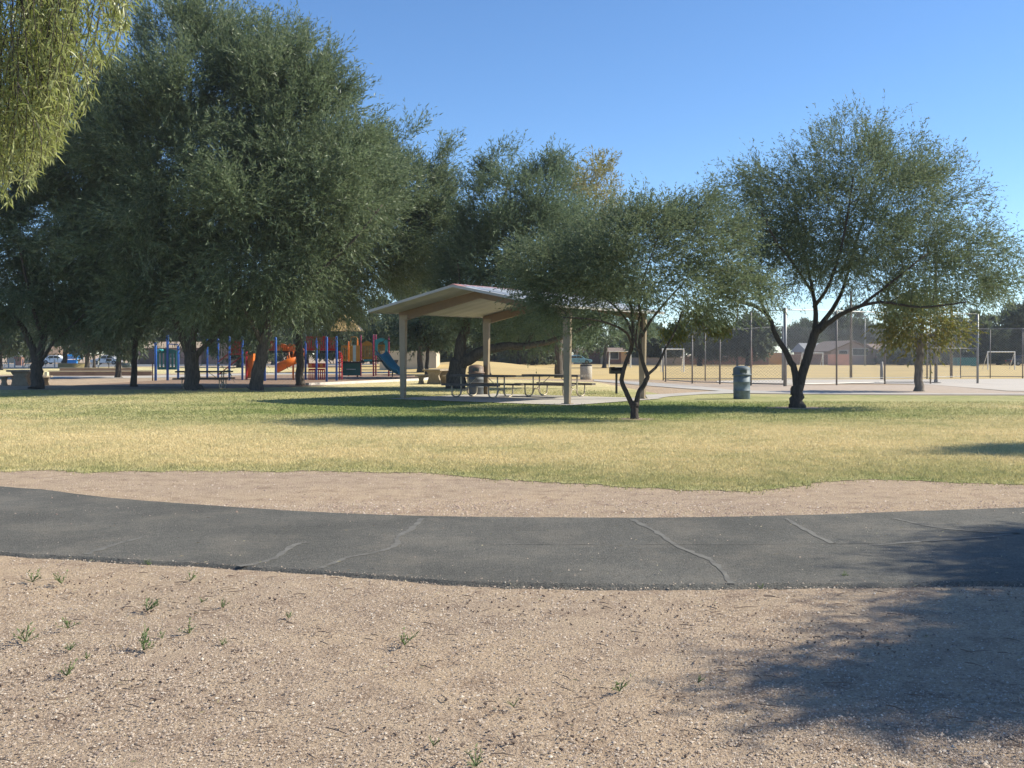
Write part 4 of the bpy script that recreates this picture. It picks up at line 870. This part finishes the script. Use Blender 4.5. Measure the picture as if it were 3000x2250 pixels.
# red barriers and panels
panel(ps, 674, 709, 1000, 1040, BD - .05, PR, pb, slots=5, name='barrier'); panel(ps, 781, 806, 998, 1027, BD - .08, PR, pb, slots=4, name='barrier'); panel(ps, 809, 868, 1010, 1027, BD - .1, PO, pb, slots=9, name='barrier')
panel(ps, 898, 926, 985, 1027, BD - .12, PR, pb, slots=4, name='barrier'); panel(ps, 929, 955, 985, 1027, BD - .12, PR, pb, slots=4, name='barrier'); panel(ps, 959, 985, 988, 1027, BD - .12, PR, pb, slots=4, name='barrier')
# playhouse front below the deck
panel(ps, 903, 953, 1064, 1078, BD - .2, PR, pb, name='playhouse_front'); panel(ps, 904, 952, 1080, 1115, BD - .2, PR, pb, slots=8, name='playhouse_gate')
for x in (909, 941):
    c = P(x, 1070, BD - .24); MB().box(c, (.16, .04, .16)).build('button', PY, ps, org=pb)
# inclined stair with red rails
for off in (0, .9):
    for ya, yb2 in ((1008, 1064), (1046, 1102)):
        MB().bar(P(712, ya - 6, BD + off), P(640, yb2 - 4, BD + off), .05, .06).build('stair_rail', PR, ps, org=pb)
mb = MB()
for k in range(6):
    t_ = k / 5; a = P(706 - 60 * t_, 1052 + 44 * t_, BD); mb.box(a + Vector((0, .45, 0)), (.28, .85, .05))
mb.build('stair_step', DKM, ps, org=pb)
panel(ps, 642, 670, 1004, 1050, BD + .1, paint('pale_bars', (.42, .36, .32), .5), pb, slots=5, name='barrier', th=.03)
# orange chute by the trunk, and spiral slide
MB().tube([P(722, 1030, BD - .3), P(722, 1112, BD - .3)], .07, 10).build('slide_pole', PR, ps, org=pb)
MB().prism([P(726, 1040, BD - .2), P(742, 1036, BD - .2), P(740, 1075, BD - .2), P(728, 1108, BD - .2), P(724, 1108, BD - .2)], (0, .5, 0)).build('chute', PO, ps, org=pb)
def trough(pts, wid, wall, m, name, par, org, n=8):
    pts = [Vector(p) for p in smooth_line(pts, 6)]; vs = []; fs = []; m_ = n + 1
    for i, p in enumerate(pts):
        t_ = (pts[min(i + 1, len(pts) - 1)] - pts[max(i - 1, 0)]); h = Vector((t_.x, t_.y, 0))
        h = h.normalized() if h.length > 1e-4 else Vector((1, 0, 0)); side = Vector((-h.y, h.x, 0))
        for k in range(m_):
            a = math.pi * k / n; vs.append(p + side * math.cos(a) * wid + Vector((0, 0, wall * (1 - math.sin(a) ** .7))))
    for i in range(len(pts) - 1):
        for k in range(n): fs.append((i * m_ + k, i * m_ + k + 1, (i + 1) * m_ + k + 1, (i + 1) * m_ + k))
    o = MB().add(vs, fs).build(name, m, par, smooth=True, org=org); md = o.modifiers.new('thick', 'SOLIDIFY'); md.thickness = .03; return o
cx, cy = P(858, 1060, BD).x, BD + .2; sp = []
for k in range(15):
    a = R(-200 + 34 * k * .8 - 20); zz = 1.75 - 1.55 * k / 14; rr_ = .62 + .12 * k / 14; sp.append((cx + rr_ * math.cos(a), cy + rr_ * math.sin(a), zz))
trough([P(836, 1031, BD + .7), P(856, 1037, BD + .5), P(869, 1049, BD + .1), P(866, 1062, BD - .4), P(850, 1072, BD - .8), P(832, 1082, BD - .9), P(814, 1091, BD - .9)], .44, .52, PO, 'spiral_slide', ps, pb)
MB().tube([P(859, 1028, BD), P(859, 1113, BD)], .06, 10).build('slide_pole', PO, ps, org=pb)
# spiral ladder of red loops
mb = MB()
for k in range(15): mb.tube([P(994, 1036 + k * 5.3, BD - .1), P(998, 1034 + k * 5.3, BD - .3), P(1002, 1036 + k * 5.3, BD - .1)], .025, 5)
mb.tube([P(994, 1028, BD - .1), P(994, 1113, BD - .1)], .035, 8); mb.tube([P(1002, 1040, BD - .1), P(1002, 1113, BD - .1)], .035, 8); mb.build('loop_ladder', PR, ps, org=pb)
# ochre barriers of the right-hand towers
panel(ps, 1000, 1018, 1012, 1058, BD + 2.4, PY, pb, slots=3, name='barrier'); panel(ps, 1024, 1034, 1012, 1058, BD + 2.4, PY, pb, name='barrier'); panel(ps, 1034, 1043, 1012, 1058, BD + 2.4, paint('clear_panel', (.45, .60, .55), .2), pb, name='window_panel')
panel(ps, 1043, 1054, 1012, 1058, BD + 2.4, PY, pb, name='barrier'); panel(ps, 1061, 1090, 1006, 1052, BD + 4, PY, pb, slots=6, arch=.16, name='arch_barrier')
panel(ps, 1107, 1128, 1010, 1042, BD + 5, PY, pb, slots=4, name='barrier')
MB().box(P(1078, 1056, BD + 3.9), (.5, .06, .12)).build('deck_edge', PT, ps, org=pb)
panel(ps, 1004, 1056, 1062, 1100, BD + 3, PDG, pb, name='crawl_panel')
MB().lathe([(.12, -.03), (.30, -.02), (.32, .03), (.15, .04)], c=P(1028, 1082, BD + 2.9), n=16).build('bubble', paint('clear_bubble', (.5, .6, .6), .15), ps, org=pb)
tr = P(1021, 965, BD + 3)
mb = MB(); a, b_ = P(972, 970, BD + 3), P(1062, 970, BD + 3); ap = P(985, 918, BD + 3)
mb.add([a + Vector((0, -1, 0)), b_ + Vector((0, -1, 0)), b_ + Vector((0, 1, 0)), a + Vector((0, 1, 0)), (a + b_) / 2 + Vector((-.25, -.25, 1.08)), (a + b_) / 2 + Vector((.0, .25, 1.08))],
       [(0, 1, 4), (1, 2, 5, 4), (2, 3, 5), (3, 0, 4, 5), (3, 2, 1, 0)]); mb.build('tan_roof', PTAN, ps, org=pb)
mb = MB(); mb.tube([Vector(p) for p in smooth_line([P(1028, 1012, BD + 2.4), P(1028, 990, BD + 2.4), P(1036, 987, BD + 2.4), P(1045, 990, BD + 2.4), P(1045, 1012, BD + 2.4)], 4)], .03, 6); mb.build('hand_hoop', PY, ps, org=pb)
# teal hooded slide
d2 = BD + 4.2; mb = MB(); cxp, s2 = 1117, d2 / F
ring = []
for k in range(13):
    a = math.pi * k / 12; ring.append((cxp + 11 * math.cos(a), 1012 - 11 * math.sin(a)))
outer = [(1135, 1041), (1135, 994), (1099, 994), (1099, 1041)]
hood = [P(x, y, d2) for x, y in [(1135, 1041), (1135, 996), (1126, 992), (1117, 990), (1108, 992), (1099, 996), (1099, 1041), (1106, 1041), (1106, 1012)] + [(cxp - 11 * math.cos(math.pi * k / 8), 1012 - 11 * math.sin(math.pi * k / 8)) for k in range(1, 8)] + [(1128, 1012), (1128, 1041)]]
MB().prism(hood, (0, .14, 0)).build('slide_hood', PT, ps, org=pb)
trough([P(1114, 1038, d2 - .1), P(1122, 1046, d2 - .4), P(1134, 1062, d2 - .8), P(1150, 1082, d2 - 1.2), P(1164, 1094, d2 - 1.5), P(1176, 1098, d2 - 1.7)], .36, .32, PDT, 'wave_slide', ps, pb)
trough([P(1108, 1044, d2 + .9), P(1116, 1056, d2 + .9), P(1130, 1076, d2 + .9), P(1146, 1088, d2 + .9)], .3, .28, PDT, 'rear_slide', ps, pb)
MB().tube([P(1150, 1086, d2 - 1.2), G(1150, 1104)], .04, 8).build('slide_support', DKM, ps, org=pb)

# ------------------------------------------------------------------ fences, posts, goals
STEEL = paint('galvanised_steel', (.24, .24, .24), .5, metal=.3); DSTEEL = paint('weathered_steel', (.19, .17, .155), .6); WOODP = paint('weathered_pole_wood', (.16, .13, .10), .9, scale=6, var=.25)
def chain_mat():
    m, t, n, l, b = nodes_of('chain_link'); b.inputs['Base Color'].default_value = (.30, .30, .30, 1); b.inputs['Roughness'].default_value = .5
    co = n.new('ShaderNodeTexCoord'); outs = []
    for sg in (1, -1):
        mp = n.new('ShaderNodeMapping'); mp.inputs['Rotation'].default_value = (0, R(45 * sg), 0); l.new(co.outputs['Object'], mp.inputs[0])
        wv = n.new('ShaderNodeTexWave'); wv.wave_type = 'BANDS'; wv.bands_direction = 'X'; wv.inputs['Scale'].default_value = 3.0; l.new(mp.outputs[0], wv.inputs['Vector'])
        gt = n.new('ShaderNodeMath'); gt.operation = 'GREATER_THAN'; gt.inputs[1].default_value = .994; l.new(wv.outputs['Fac'], gt.inputs[0]); outs.append(gt)
    mx = n.new('ShaderNodeMath'); mx.operation = 'MAXIMUM'; l.new(outs[0].outputs[0], mx.inputs[0]); l.new(outs[1].outputs[0], mx.inputs[1])
    tp_ = n.new('ShaderNodeBsdfTransparent'); ms = n.new('ShaderNodeMixShader'); l.new(mx.outputs[0], ms.inputs[0]); l.new(tp_.outputs[0], ms.inputs[1]); l.new(b.outputs[0], ms.inputs[2]); l.new(ms.outputs[0], n['Material Output'].inputs['Surface'])
    return m
CHAIN = chain_mat()
def fence_line(label, posts, rails, mesh=True, group=None):
    B = G(posts[0][0], posts[0][1]); f = empty('chain_link_fence', B, label, 'fence', group); pos = []
    for px, yb, h, r in posts:
        g = G(px, yb); pos.append((g, h)); MB().tube([g + Vector((0, 0, -.05)), g + Vector((0, 0, h))], r, 8).build('post', STEEL if r > .055 else DSTEEL, f, smooth=True, org=B)
    for i, j, z0, z1 in rails:
        MB().tube([pos[i][0] + Vector((0, 0, z0)), pos[j][0] + Vector((0, 0, z1))], .024, 6).build('rail', STEEL, f, org=B)
    if mesh:
        for (a, ha), (b2, hb) in zip(pos, pos[1:]):
            MB().add([a + Vector((0, 0, .06)), b2 + Vector((0, 0, .06)), b2 + Vector((0, 0, hb - .03)), a + Vector((0, 0, ha - .03))], [(0, 1, 2, 3)]).build('wire_mesh', CHAIN, f, org=B)
    return f
fp = [(1950, 1118, 2.1, .04), (2028, 1124, 2.6, .04), (2109, 1126, 3.2, .045), (2200, 1130, 3.65, .045), (2300, 1132, 3.8, .085), (2451, 1129, 3.75, .045), (2592, 1125, 3.75, .045), (2726, 1125, 3.75, .045), (2864, 1124, 3.7, .06)]
fence_line('tall chain link fence along the near side of the ball court', fp,
           [(0, 1, 2.1, 2.6), (1, 2, 2.6, 3.2), (3, 4, 3.65, 3.7), (4, 5, 3.7, 3.72), (5, 6, 3.72, 3.72), (6, 7, 3.72, 3.72), (7, 8, 3.7, 3.68), (7, 8, 1.88, 1.86)] + [(k, k + 1, .10, .10) for k in range(0, 7)], group='fences of the ball court')
rp = [(1943, 1115, 1.6, .035), (2066, 1116, 2.9, .035), (2293, 1115, 3.2, .06), (2716, 1111, 3.1, .05), (2814, 1108, 3.2, .035), (2901, 1108, 3.2, .035), (2996, 1109, 3.2, .035), (3110, 1109, 3.2, .035)]
fence_line('chain link fence along the far side of the ball court', rp, [(1, 2, 2.9, 3.2), (4, 5, 3.2, 3.2), (5, 6, 3.2, 3.2), (6, 7, 3.2, 3.2)] + [(k, k + 1, .12, .12) for k in range(0, 7)], group='fences of the ball court')
def pole(name, label, px, yb, h, r, m, d=None, extra=None, group=None):
    g = G(px, yb) if d is None else Vector(((px - 1500) * d / F, d, 0)); t = empty(name, g, label, 'pole', group)
    MB().tube([(0, 0, -.1), (0, 0, h * .5), (0, 0, h)], [r, r * .9, r * .75], 10).build('shaft', m, t, smooth=True)
    if extra == 'base': MB().lathe([(.26, 0), (.26, .05), (.10, .07), (.10, .2)], n=12).build('base_flange', m, t)
    if extra == 'arm':
        MB().bar((-1.1, 0, h - .5), (1.1, 0, h - .5), .12, .14).build('crossarm', m, t)
    if extra == 'lamp':
        MB().box((0, -.15, h + .05), (.7, .35, .14)).build('lamp_head', STEEL, t)
    return t
pole('utility_pole', 'tall wooden utility pole behind the court, rising over the green barrel', 2160, 0, 8.4, .15, WOODP, d=138, extra='arm', group='poles around the court')
pole('court_pole', 'brown wooden pole behind the court in front of the brown roofed house', 2493, 1109, 5.6, .09, WOODP, group='poles around the court')
pole('light_pole', 'pale slender street light pole before the brown roofed house', 2534, 1072, 6.6, .09, STEEL, extra='lamp', group='poles around the court')
pole('light_pole', 'dark steel light pole on a base plate right of the yellow tree', 2742, 1123, 7.5, .085, DSTEEL, extra='base', group='poles around the court')
pole('court_pole', 'brown wooden pole further behind the pole on the base plate', 2787, 1107, 5.3, .09, WOODP, group='poles around the court')
pole('short_post', 'short dark post pair at the far edge of the court', 2583, 1112, 1.1, .11, DSTEEL)
pole('marker_post', 'slim red and grey post just behind the green barrel', 2201, 1074, 2.4, .12, paint('red_post', (.30, .07, .05), .7))
def goal(label, x0, x1, ytop, ybase):
    d = D(ybase); a = G(x0, ybase); b = G(x1, ybase); h = H - (ytop - YH) * d / F; t = empty('soccer_goal', (a + b) / 2, label, 'soccer goal', 'small white soccer goals'); o_ = (a + b) / 2; m = paint('white_pipe', (.75, .73, .70), .5)
    for p in (a, b): MB().tube([p, p + Vector((0, 0, h))], .055, 8).build('upright', m, t, org=o_)
    MB().tube([a + Vector((-.05, 0, h)), b + Vector((.05, 0, h))], .055, 8).build('crossbar', m, t, org=o_)
    for p in (a, b): MB().tube([p + Vector((0, 0, h)), p + Vector((0, 1.2, 0))], .03, 6).build('back_stay', m, t, org=o_)
goal('white soccer goal on the dry field at the far right', 2894, 2973, 1031, 1083); goal('white soccer goal on the dry field above the sidewalk, right of the low mesquite', 1941, 2003, 1023, 1090)
goal('white soccer goal in front of the pink garden wall, right mesquite trunk', 2350, 2411, 1034, 1072); goal('white soccer goal seen behind the pedestal grill', 1785, 1848, 1030, 1077)

# ------------------------------------------------------------------ far buildings, walls, vehicles
GLASS = paint('dark_window_glass', (.03, .035, .04), .15); FR = paint('window_frame_white', (.6, .58, .55), .5)
def house(label, x0, x1, ye, yr, yb, d, wallm, roofm, depth=9, gable='front', wins=(), doors=(), over=.5, name='house', ridge=None):
    s = d / F; a = P(x0, yb, d); b = P(x1, yb, d); a.z = b.z = 0; W_ = b.x - a.x; ze = H - (ye - YH) * s; zr = H - (yr - YH) * s; B = (a + b) / 2; t = empty(name, B, label, 'house')
    if gable == 'front':
        rx = W_ / 2 if ridge is None else (ridge - x0) * s
        MB().prism([(-W_ / 2, 0, 0), (W_ / 2, 0, 0), (W_ / 2, 0, ze), (-W_ / 2 + rx, 0, zr), (-W_ / 2, 0, ze)], (0, depth, 0)).build('wall', wallm, t)
        for sx, ex in ((-1, -W_ / 2), (1, W_ / 2)):
            apx = -W_ / 2 + rx; k = (zr - ze) / abs(ex - apx); xo = ex + sx * over; MB().prism([(apx, -over, zr + .03), (xo, -over, ze - k * over + .03), (xo, -over, ze - k * over + .22), (apx, -over, zr + .22)], (0, depth + 2 * over, 0)).build('roof', roofm, t)
    else:
        MB().box((0, depth / 2, ze / 2), (W_, depth, ze)).build('wall', wallm, t)
        MB().prism([(-W_ / 2 - over, -over, ze), (-W_ / 2 - over, depth + over, ze), (-W_ / 2 - over, depth / 2, zr)], (W_ + 2 * over, 0, 0)).build('roof', roofm, t)
    for x, z, w_, h_ in wins:
        px = (x - (x0 + x1) / 2) * s; f = MB().box((px, -.03, z), (w_ + .16, .1, h_ + .16)).build('window', FR, t); MB().box((px, -.07, z), (w_, .06, h_)).build('pane', GLASS, f)
    for x, w_, h_, m in doors:
        px = (x - (x0 + x1) / 2) * s; MB().box((px, -.04, h_ / 2), (w_, .12, h_)).build('door', m, t)
    return t
PK = paint('pink_stucco', (.42, .25, .19), .9, scale=.4); PKG = paint('mauve_stucco', (.36, .27, .24), .9, scale=.4); RB = paint('brown_shingle', (.22, .155, .12), .9, scale=2, var=.2); RG = paint('grey_shingle', (.30, .30, .31), .8, scale=2); RT = paint('tan_shingle', (.36, .27, .19), .9, scale=2)
PEACH = paint('peach_stucco', (.60, .38, .21), .9, scale=.4); BEI = paint('beige_block', (.50, .44, .34), .9, scale=.8); BRN = paint('brown_door', (.13, .075, .06), .8); REDW = paint('red_brown_block', (.24, .14, .11), .95, scale=.8, var=.2)
house('pink stucco house with tan roof and brown garage door behind the playground', 392, 720, 1019, 1000, 1066, 158, PK, RT, gable='side', wins=((500, 1.5, 1.6, 1), (560, 1.5, 1.4, 1), (650, 1.5, 1.8, 1.1)), doors=((436, 2.6, 2.3, BRN), (600, 1, 2.1, BRN)))
ub = house('plain beige block building with flat roof behind the teal slide', 1112, 1278, 1029, 1028, 1085, 99, BEI, BEI, gable='side', depth=5, over=.06, wins=(), name='block_building')
MB().prism([(.75 - 2.2, -.05, 1.0), (-1.15, -.05, .45), (-.9, -.05, 1.0)], (0, .1, 0)).build('vent', GLASS, ub)
house('mauve gabled house with brown roof behind the court poles', 2434, 2566, 1029, 1001, 1069, 150, PKG, RB, depth=14, wins=((2470, 1.6, 1.2, 1), (2520, 1.9, 2.2, .9)), doors=((2548, 1, 2.1, BRN),), ridge=2500)
house('low wing with pinkish orange wall and brown roof joined beside the gabled house', 2576, 2660, 1027, 1006, 1068, 156, PK, RB, gable='side', wins=((2590, 1.6, 1.0, 1), (2622, 1.6, 1.2, 1)), doors=((2606, 1, 2.1, PEACH),))
house('grey roofed house with shaded carport behind the right mesquite trunk', 2372, 2436, 1031, 1004, 1069, 160, PK, RG, gable='side', doors=((2400, 1.8, 2.1, BRN), (2425, 1.2, 2.0, PEACH)), wins=((2385, 1.5, .9, .9),))
house('small peach walled outbuilding behind the fence, left of the right mesquite', 2253, 2290, 1034, 1033, 1067, 152, PEACH, RG, gable='side', depth=3, over=.1, name='outbuilding')
house('low grey roofed house in the trees behind the green barrel', 2070, 2250, 1034, 1022, 1067, 160, PKG, RG, gable='side', wins=((2110, 1.5, 1.6, 1), (2190, 1.5, 1.6, 1)), doors=((2150, 2.4, 2.1, BRN),))
house('dark maroon house with porch behind the pedestal grill', 1780, 1990, 1031, 1018, 1066, 160, REDW, RB, gable='side', wins=((1800, 1.4, 1.2, 1.1), (1860, 1.4, 2, 1.2), (1960, 1.4, 1.6, 1)), doors=((1830, 1.1, 2.1, PEACH),))
house('cream walled house partly hidden behind the shade trees', 1690, 1772, 1032, 1018, 1064, 162, paint('cream_stucco', (.62, .52, .38), .9), RB, gable='side', doors=((1735, 2.6, 2.3, BRN),), wins=((1705, 1.5, 1.2, 1),))
house('dark brown house in deep shade beyond the dry grass mound', 1380, 1620, 1032, 1014, 1066, 172, BRN, RB, gable='side', wins=((1425, 1.4, 1.4, 1), (1560, 1.4, 1.4, 1)), doors=((1478, .7, 2.1, paint('pale_door', (.6, .5, .4), .8)),))
house('low tan house at the far right behind the soccer goal', 2860, 3040, 1034, 1020, 1066, 165, paint('tan_stucco', (.50, .38, .26), .9), RB, gable='side', wins=((2900, 1.5, 1.5, 1), (3000, 1.5, 1.5, 1)), doors=((2950, 1, 2.1, BRN),))
house('tan house with low roof beyond the street at the far left', 20, 160, 1036, 1014, 1064, 190, paint('sand_stucco', (.55, .44, .32), .9), RB, gable='side', wins=((60, 1.5, 1.6, 1), (130, 1.5, 1.4, 1)), doors=((100, 1, 2.1, BRN),))
def wall(label, x0, y0, x1, y1, h, m, th=.2, name='garden_wall', caps=True, cat='wall', group=None):
    a, b = G(x0, y0), G(x1, y1); c = (a + b) / 2; t = empty(name, c, label, cat, group)
    MB().bar(a + Vector((0, 0, h / 2 - .02)), b + Vector((0, 0, h / 2 - .02)), th, h + .04).build('wall_body', m, t, org=c)
    if caps: MB().bar(a + Vector((0, 0, h + .045)), b + Vector((0, 0, h + .045)), th + .06, .05).build('coping', paint('wall_coping', (.42, .34, .26), .9), t, org=c)
    return t
wall('bright pink garden wall left of the gabled house', 2426, 1070.5, 2487, 1070.5, 1.55, paint('bright_pink_wall', (.60, .32, .25), .9, scale=.5))
wall('dark reddish garden wall between peach outbuilding and grey roofed house', 2292, 1069, 2424, 1069, 1.5, REDW)
wall('long dim garden wall across the back of the dry field', 2005, 1069.2, 2250, 1069.2, 1.2, REDW)
wall('garden wall behind the left soccer goals', 1850, 1069.6, 1998, 1069.6, 1.0, paint('grey_wall', (.30, .26, .24), .9))
wall('tan garden wall behind the yellow tree', 2665, 1068.6, 2790, 1068.6, 1.1, paint('tan_wall', (.50, .40, .30), .9))
SEAT = paint('brown_block_wall', (.27, .18, .125), .95, scale=1.5, var=.15); LW = 'low brown block walls beside the playground'
wall('nearer low brown block wall behind the leftmost trunks', 142, 1101, 446, 1100, .30, SEAT, .35, 'low_wall', group=LW); wall('farther low brown block wall behind the first one', 176, 1087.5, 390, 1087, .26, SEAT, .35, 'low_wall', group=LW)
wall('short yellowish block wall below the blue canopy', 170, 1078.5, 250, 1078, .50, paint('yellowish_block', (.40, .33, .17), .95), .3, 'low_wall', group=LW)
wall('pale block pier ending the low wall by the forked acacia', 133, 1103, 141, 1103, .32, paint('pale_pier', (.68, .58, .36), .9), .3, 'wall_pier', caps=False)
mb = MB(); tl = G(1290, 1070)
def bollard(px, yb):
    t = empty('bollard', G(px, yb), 'thin pale steel bollard in the row along the park street', 'bollard', 'bollards along the park street')
    MB().tube([(0, 0, -.05), (0, 0, .95)], .075, 8).build('post', paint('bollard_grey', (.42, .42, .42), .6), t); MB().lathe([(.08, .95), (.06, .99), (.01, 1.0)], n=8).build('cap', paint('bollard_grey', (.5, .5, .5), .6), t)
for x in (5, 25, 43, 67, 160, 288): bollard(x, 1079)
kp_ = empty('entrance_pillar', G(56, 1071), 'brick pillar with a rounded grey metal top behind the bollards', 'pillar')
MB().box((0, 0, .62), (1.0, .8, 1.24)).build('brick_base', paint('brick', (.34, .17, .12), .9, scale=5), kp_); MB().lathe([(.52, 1.24), (.5, 1.5), (.36, 1.74), (.1, 1.85)], n=16).build('metal_top', paint('pillar_top', (.45, .45, .48), .4), kp_)
# blue canopy
g = G(219, 1070.5); cn = empty('canopy_tent', g, 'small bright blue pop up canopy with white marks beyond the park street', 'canopy'); CBL = paint('canopy_blue', (.02, .24, .60), .6); s_ = g.y / F
hw = 15 * s_; zt = H - (1030 - YH) * s_
MB().add([(-hw, -1.2, 1.35), (hw, -1.2, 1.35), (hw, 1.2, 1.35), (-hw, 1.2, 1.35), (0, 0, zt + .2), (-hw, -1.2, .9), (hw, -1.2, .9), (hw, 1.2, .9), (-hw, 1.2, .9)], [(0, 1, 4), (1, 2, 4), (2, 3, 4), (3, 0, 4), (0, 5, 6, 1), (1, 6, 7, 2), (2, 7, 8, 3), (3, 8, 5, 0)]).build('canopy_cloth', CBL, cn)
for x in (-hw, hw):
    for y in (-1.2, 1.2): MB().tube([(x * .97, y * .97, 0), (x * .97, y * .97, 1.3)], .04, 6).build('leg', STEEL, cn)
mb = MB(); mb.prism([(-.08, -.72, 1.62), (.12, -.72, 1.62), (.02, -.5, 1.95)], (0, -.02, .0))
for k in range(7): mb.box((-.45 + k * .15, -1.215, 1.17), (.09, .02, .13))
mb.build('white_marks', paint('white_print', (.8, .8, .8), .6), cn)
MB().box((0, -1.0, .45), (1.5, .5, .75)).build('side_cloth', CBL, cn)

def car(label, px, yb, d, colm, L=4.5, rz=0, flip=1):
    g = Vector(((px - 1500) * d / F, d, 0)); t = empty('parked_car', g, label, 'car', 'cars parked by the park street', rz)
    pr = [(-2.2, .35), (-1.9, .25), (1.9, .25), (2.22, .38), (2.2, .68), (1.9, .78), (1.15, .90), (-1.5, .92), (-2.15, .84), (-2.25, .6)]
    o = MB().prism([(x * flip, -.87, z) for x, z in pr], (0, 1.74, 0)).build('body', colm, t, bevel=.07)
    gr = [(-1.55, .90), (-.95, 1.36), (.05, 1.42), (.45, 1.36), (1.2, .88)]
    MB().prism([(x * flip, -.74, z) for x, z in gr], (0, 1.48, 0)).build('cabin', colm, t, bevel=.06)
    for y in (-.765, .765):
        MB().prism([(x * flip, y - .01, z) for x, z in [(-1.22, .94), (-.86, 1.28), (-.28, 1.34), (-.28, .94)]], (0, .02, 0)).build('side_window', GLASS, t)
        MB().prism([(x * flip, y - .01, z) for x, z in [(-.2, .94), (-.2, 1.34), (.36, 1.29), (.9, .94)]], (0, .02, 0)).build('side_window', GLASS, t)
    for x in (-1.38, 1.36):
        for y in (-.82, .82):
            w_ = MB().tube([(x * flip, y - .1, .32), (x * flip, y + .1, .32)], .32, 18).build('wheel', paint('tyre_rubber', (.02, .02, .02), .9), t)
            MB().tube([(x * flip, y - .12, .32), (x * flip, y + .12, .32)], .18, 12).build('rim', STEEL, w_)
    for y in (-.6, .6):
        MB().box((2.2 * flip, y, .62), (.06, .3, .13)).build('headlight', FR, t); MB().box((-2.23 * flip, y, .66), (.05, .3, .13)).build('tail_light', PR, t)
car('silver sedan parked beyond the low walls, seen between two tree trunks', 313, 1067, 154, paint('silver_paint', (.62, .63, .66), .3, metal=.3), flip=-1)
car('blue car partly hidden behind the shade tree, right of the shelter post', 1690, 1067, 158, paint('pale_blue_paint', (.13, .28, .36), .3), rz=R(12))
car('dark car at the very right end of the far street', 3000, 1070, 140, paint('black_paint', (.03, .035, .05), .3), rz=R(5))
car('white car behind the forked acacia near the street', 167, 1066, 162, paint('white_car_paint', (.75, .76, .76), .3))
# green dumpster
g = G(2825, 1074); db = empty('dumpster', g, 'dark green dumpster beyond the ball court, left of the tall right fence post', 'dumpster')
MB().prism([(-1.2, -.8, .12), (.95, -.8, .12), (1.2, -.8, 1.15), (-1.2, -.8, 1.15)], (0, 1.6, 0)).build('bin_body', PDG, db); MB().box((0, 0, 1.2), (2.5, 1.7, .08)).build('lid', DKM, db); MB().box((1.35, 0, .55), (.7, .8, 1.0)).build('side_bin', PDG, db)

# ------------------------------------------------------------------ faint bluish haze volume, added to lift blacks like lens veiling glare
HAZE_D = 0.0003
hm = bpy.data.materials.new('glare_haze'); hm.use_nodes = True; hn = hm.node_tree; hn.nodes.clear()
ho = hn.nodes.new('ShaderNodeOutputMaterial'); hv = hn.nodes.new('ShaderNodeVolumePrincipled'); hv.inputs['Density'].default_value = HAZE_D
hv.inputs['Color'].default_value = (.86, .92, 1.0, 1); hv.inputs['Anisotropy'].default_value = .2; hn.links.new(hv.outputs[0], ho.inputs['Volume'])
mb = MB().box((0, 130, 12), (500, 300, 26)); hz = mb.build('haze', hm); hz['kind'] = 'stuff'; hz['label'] = 'thin haze added over the park in place of lens glare'; hz['category'] = 'haze'
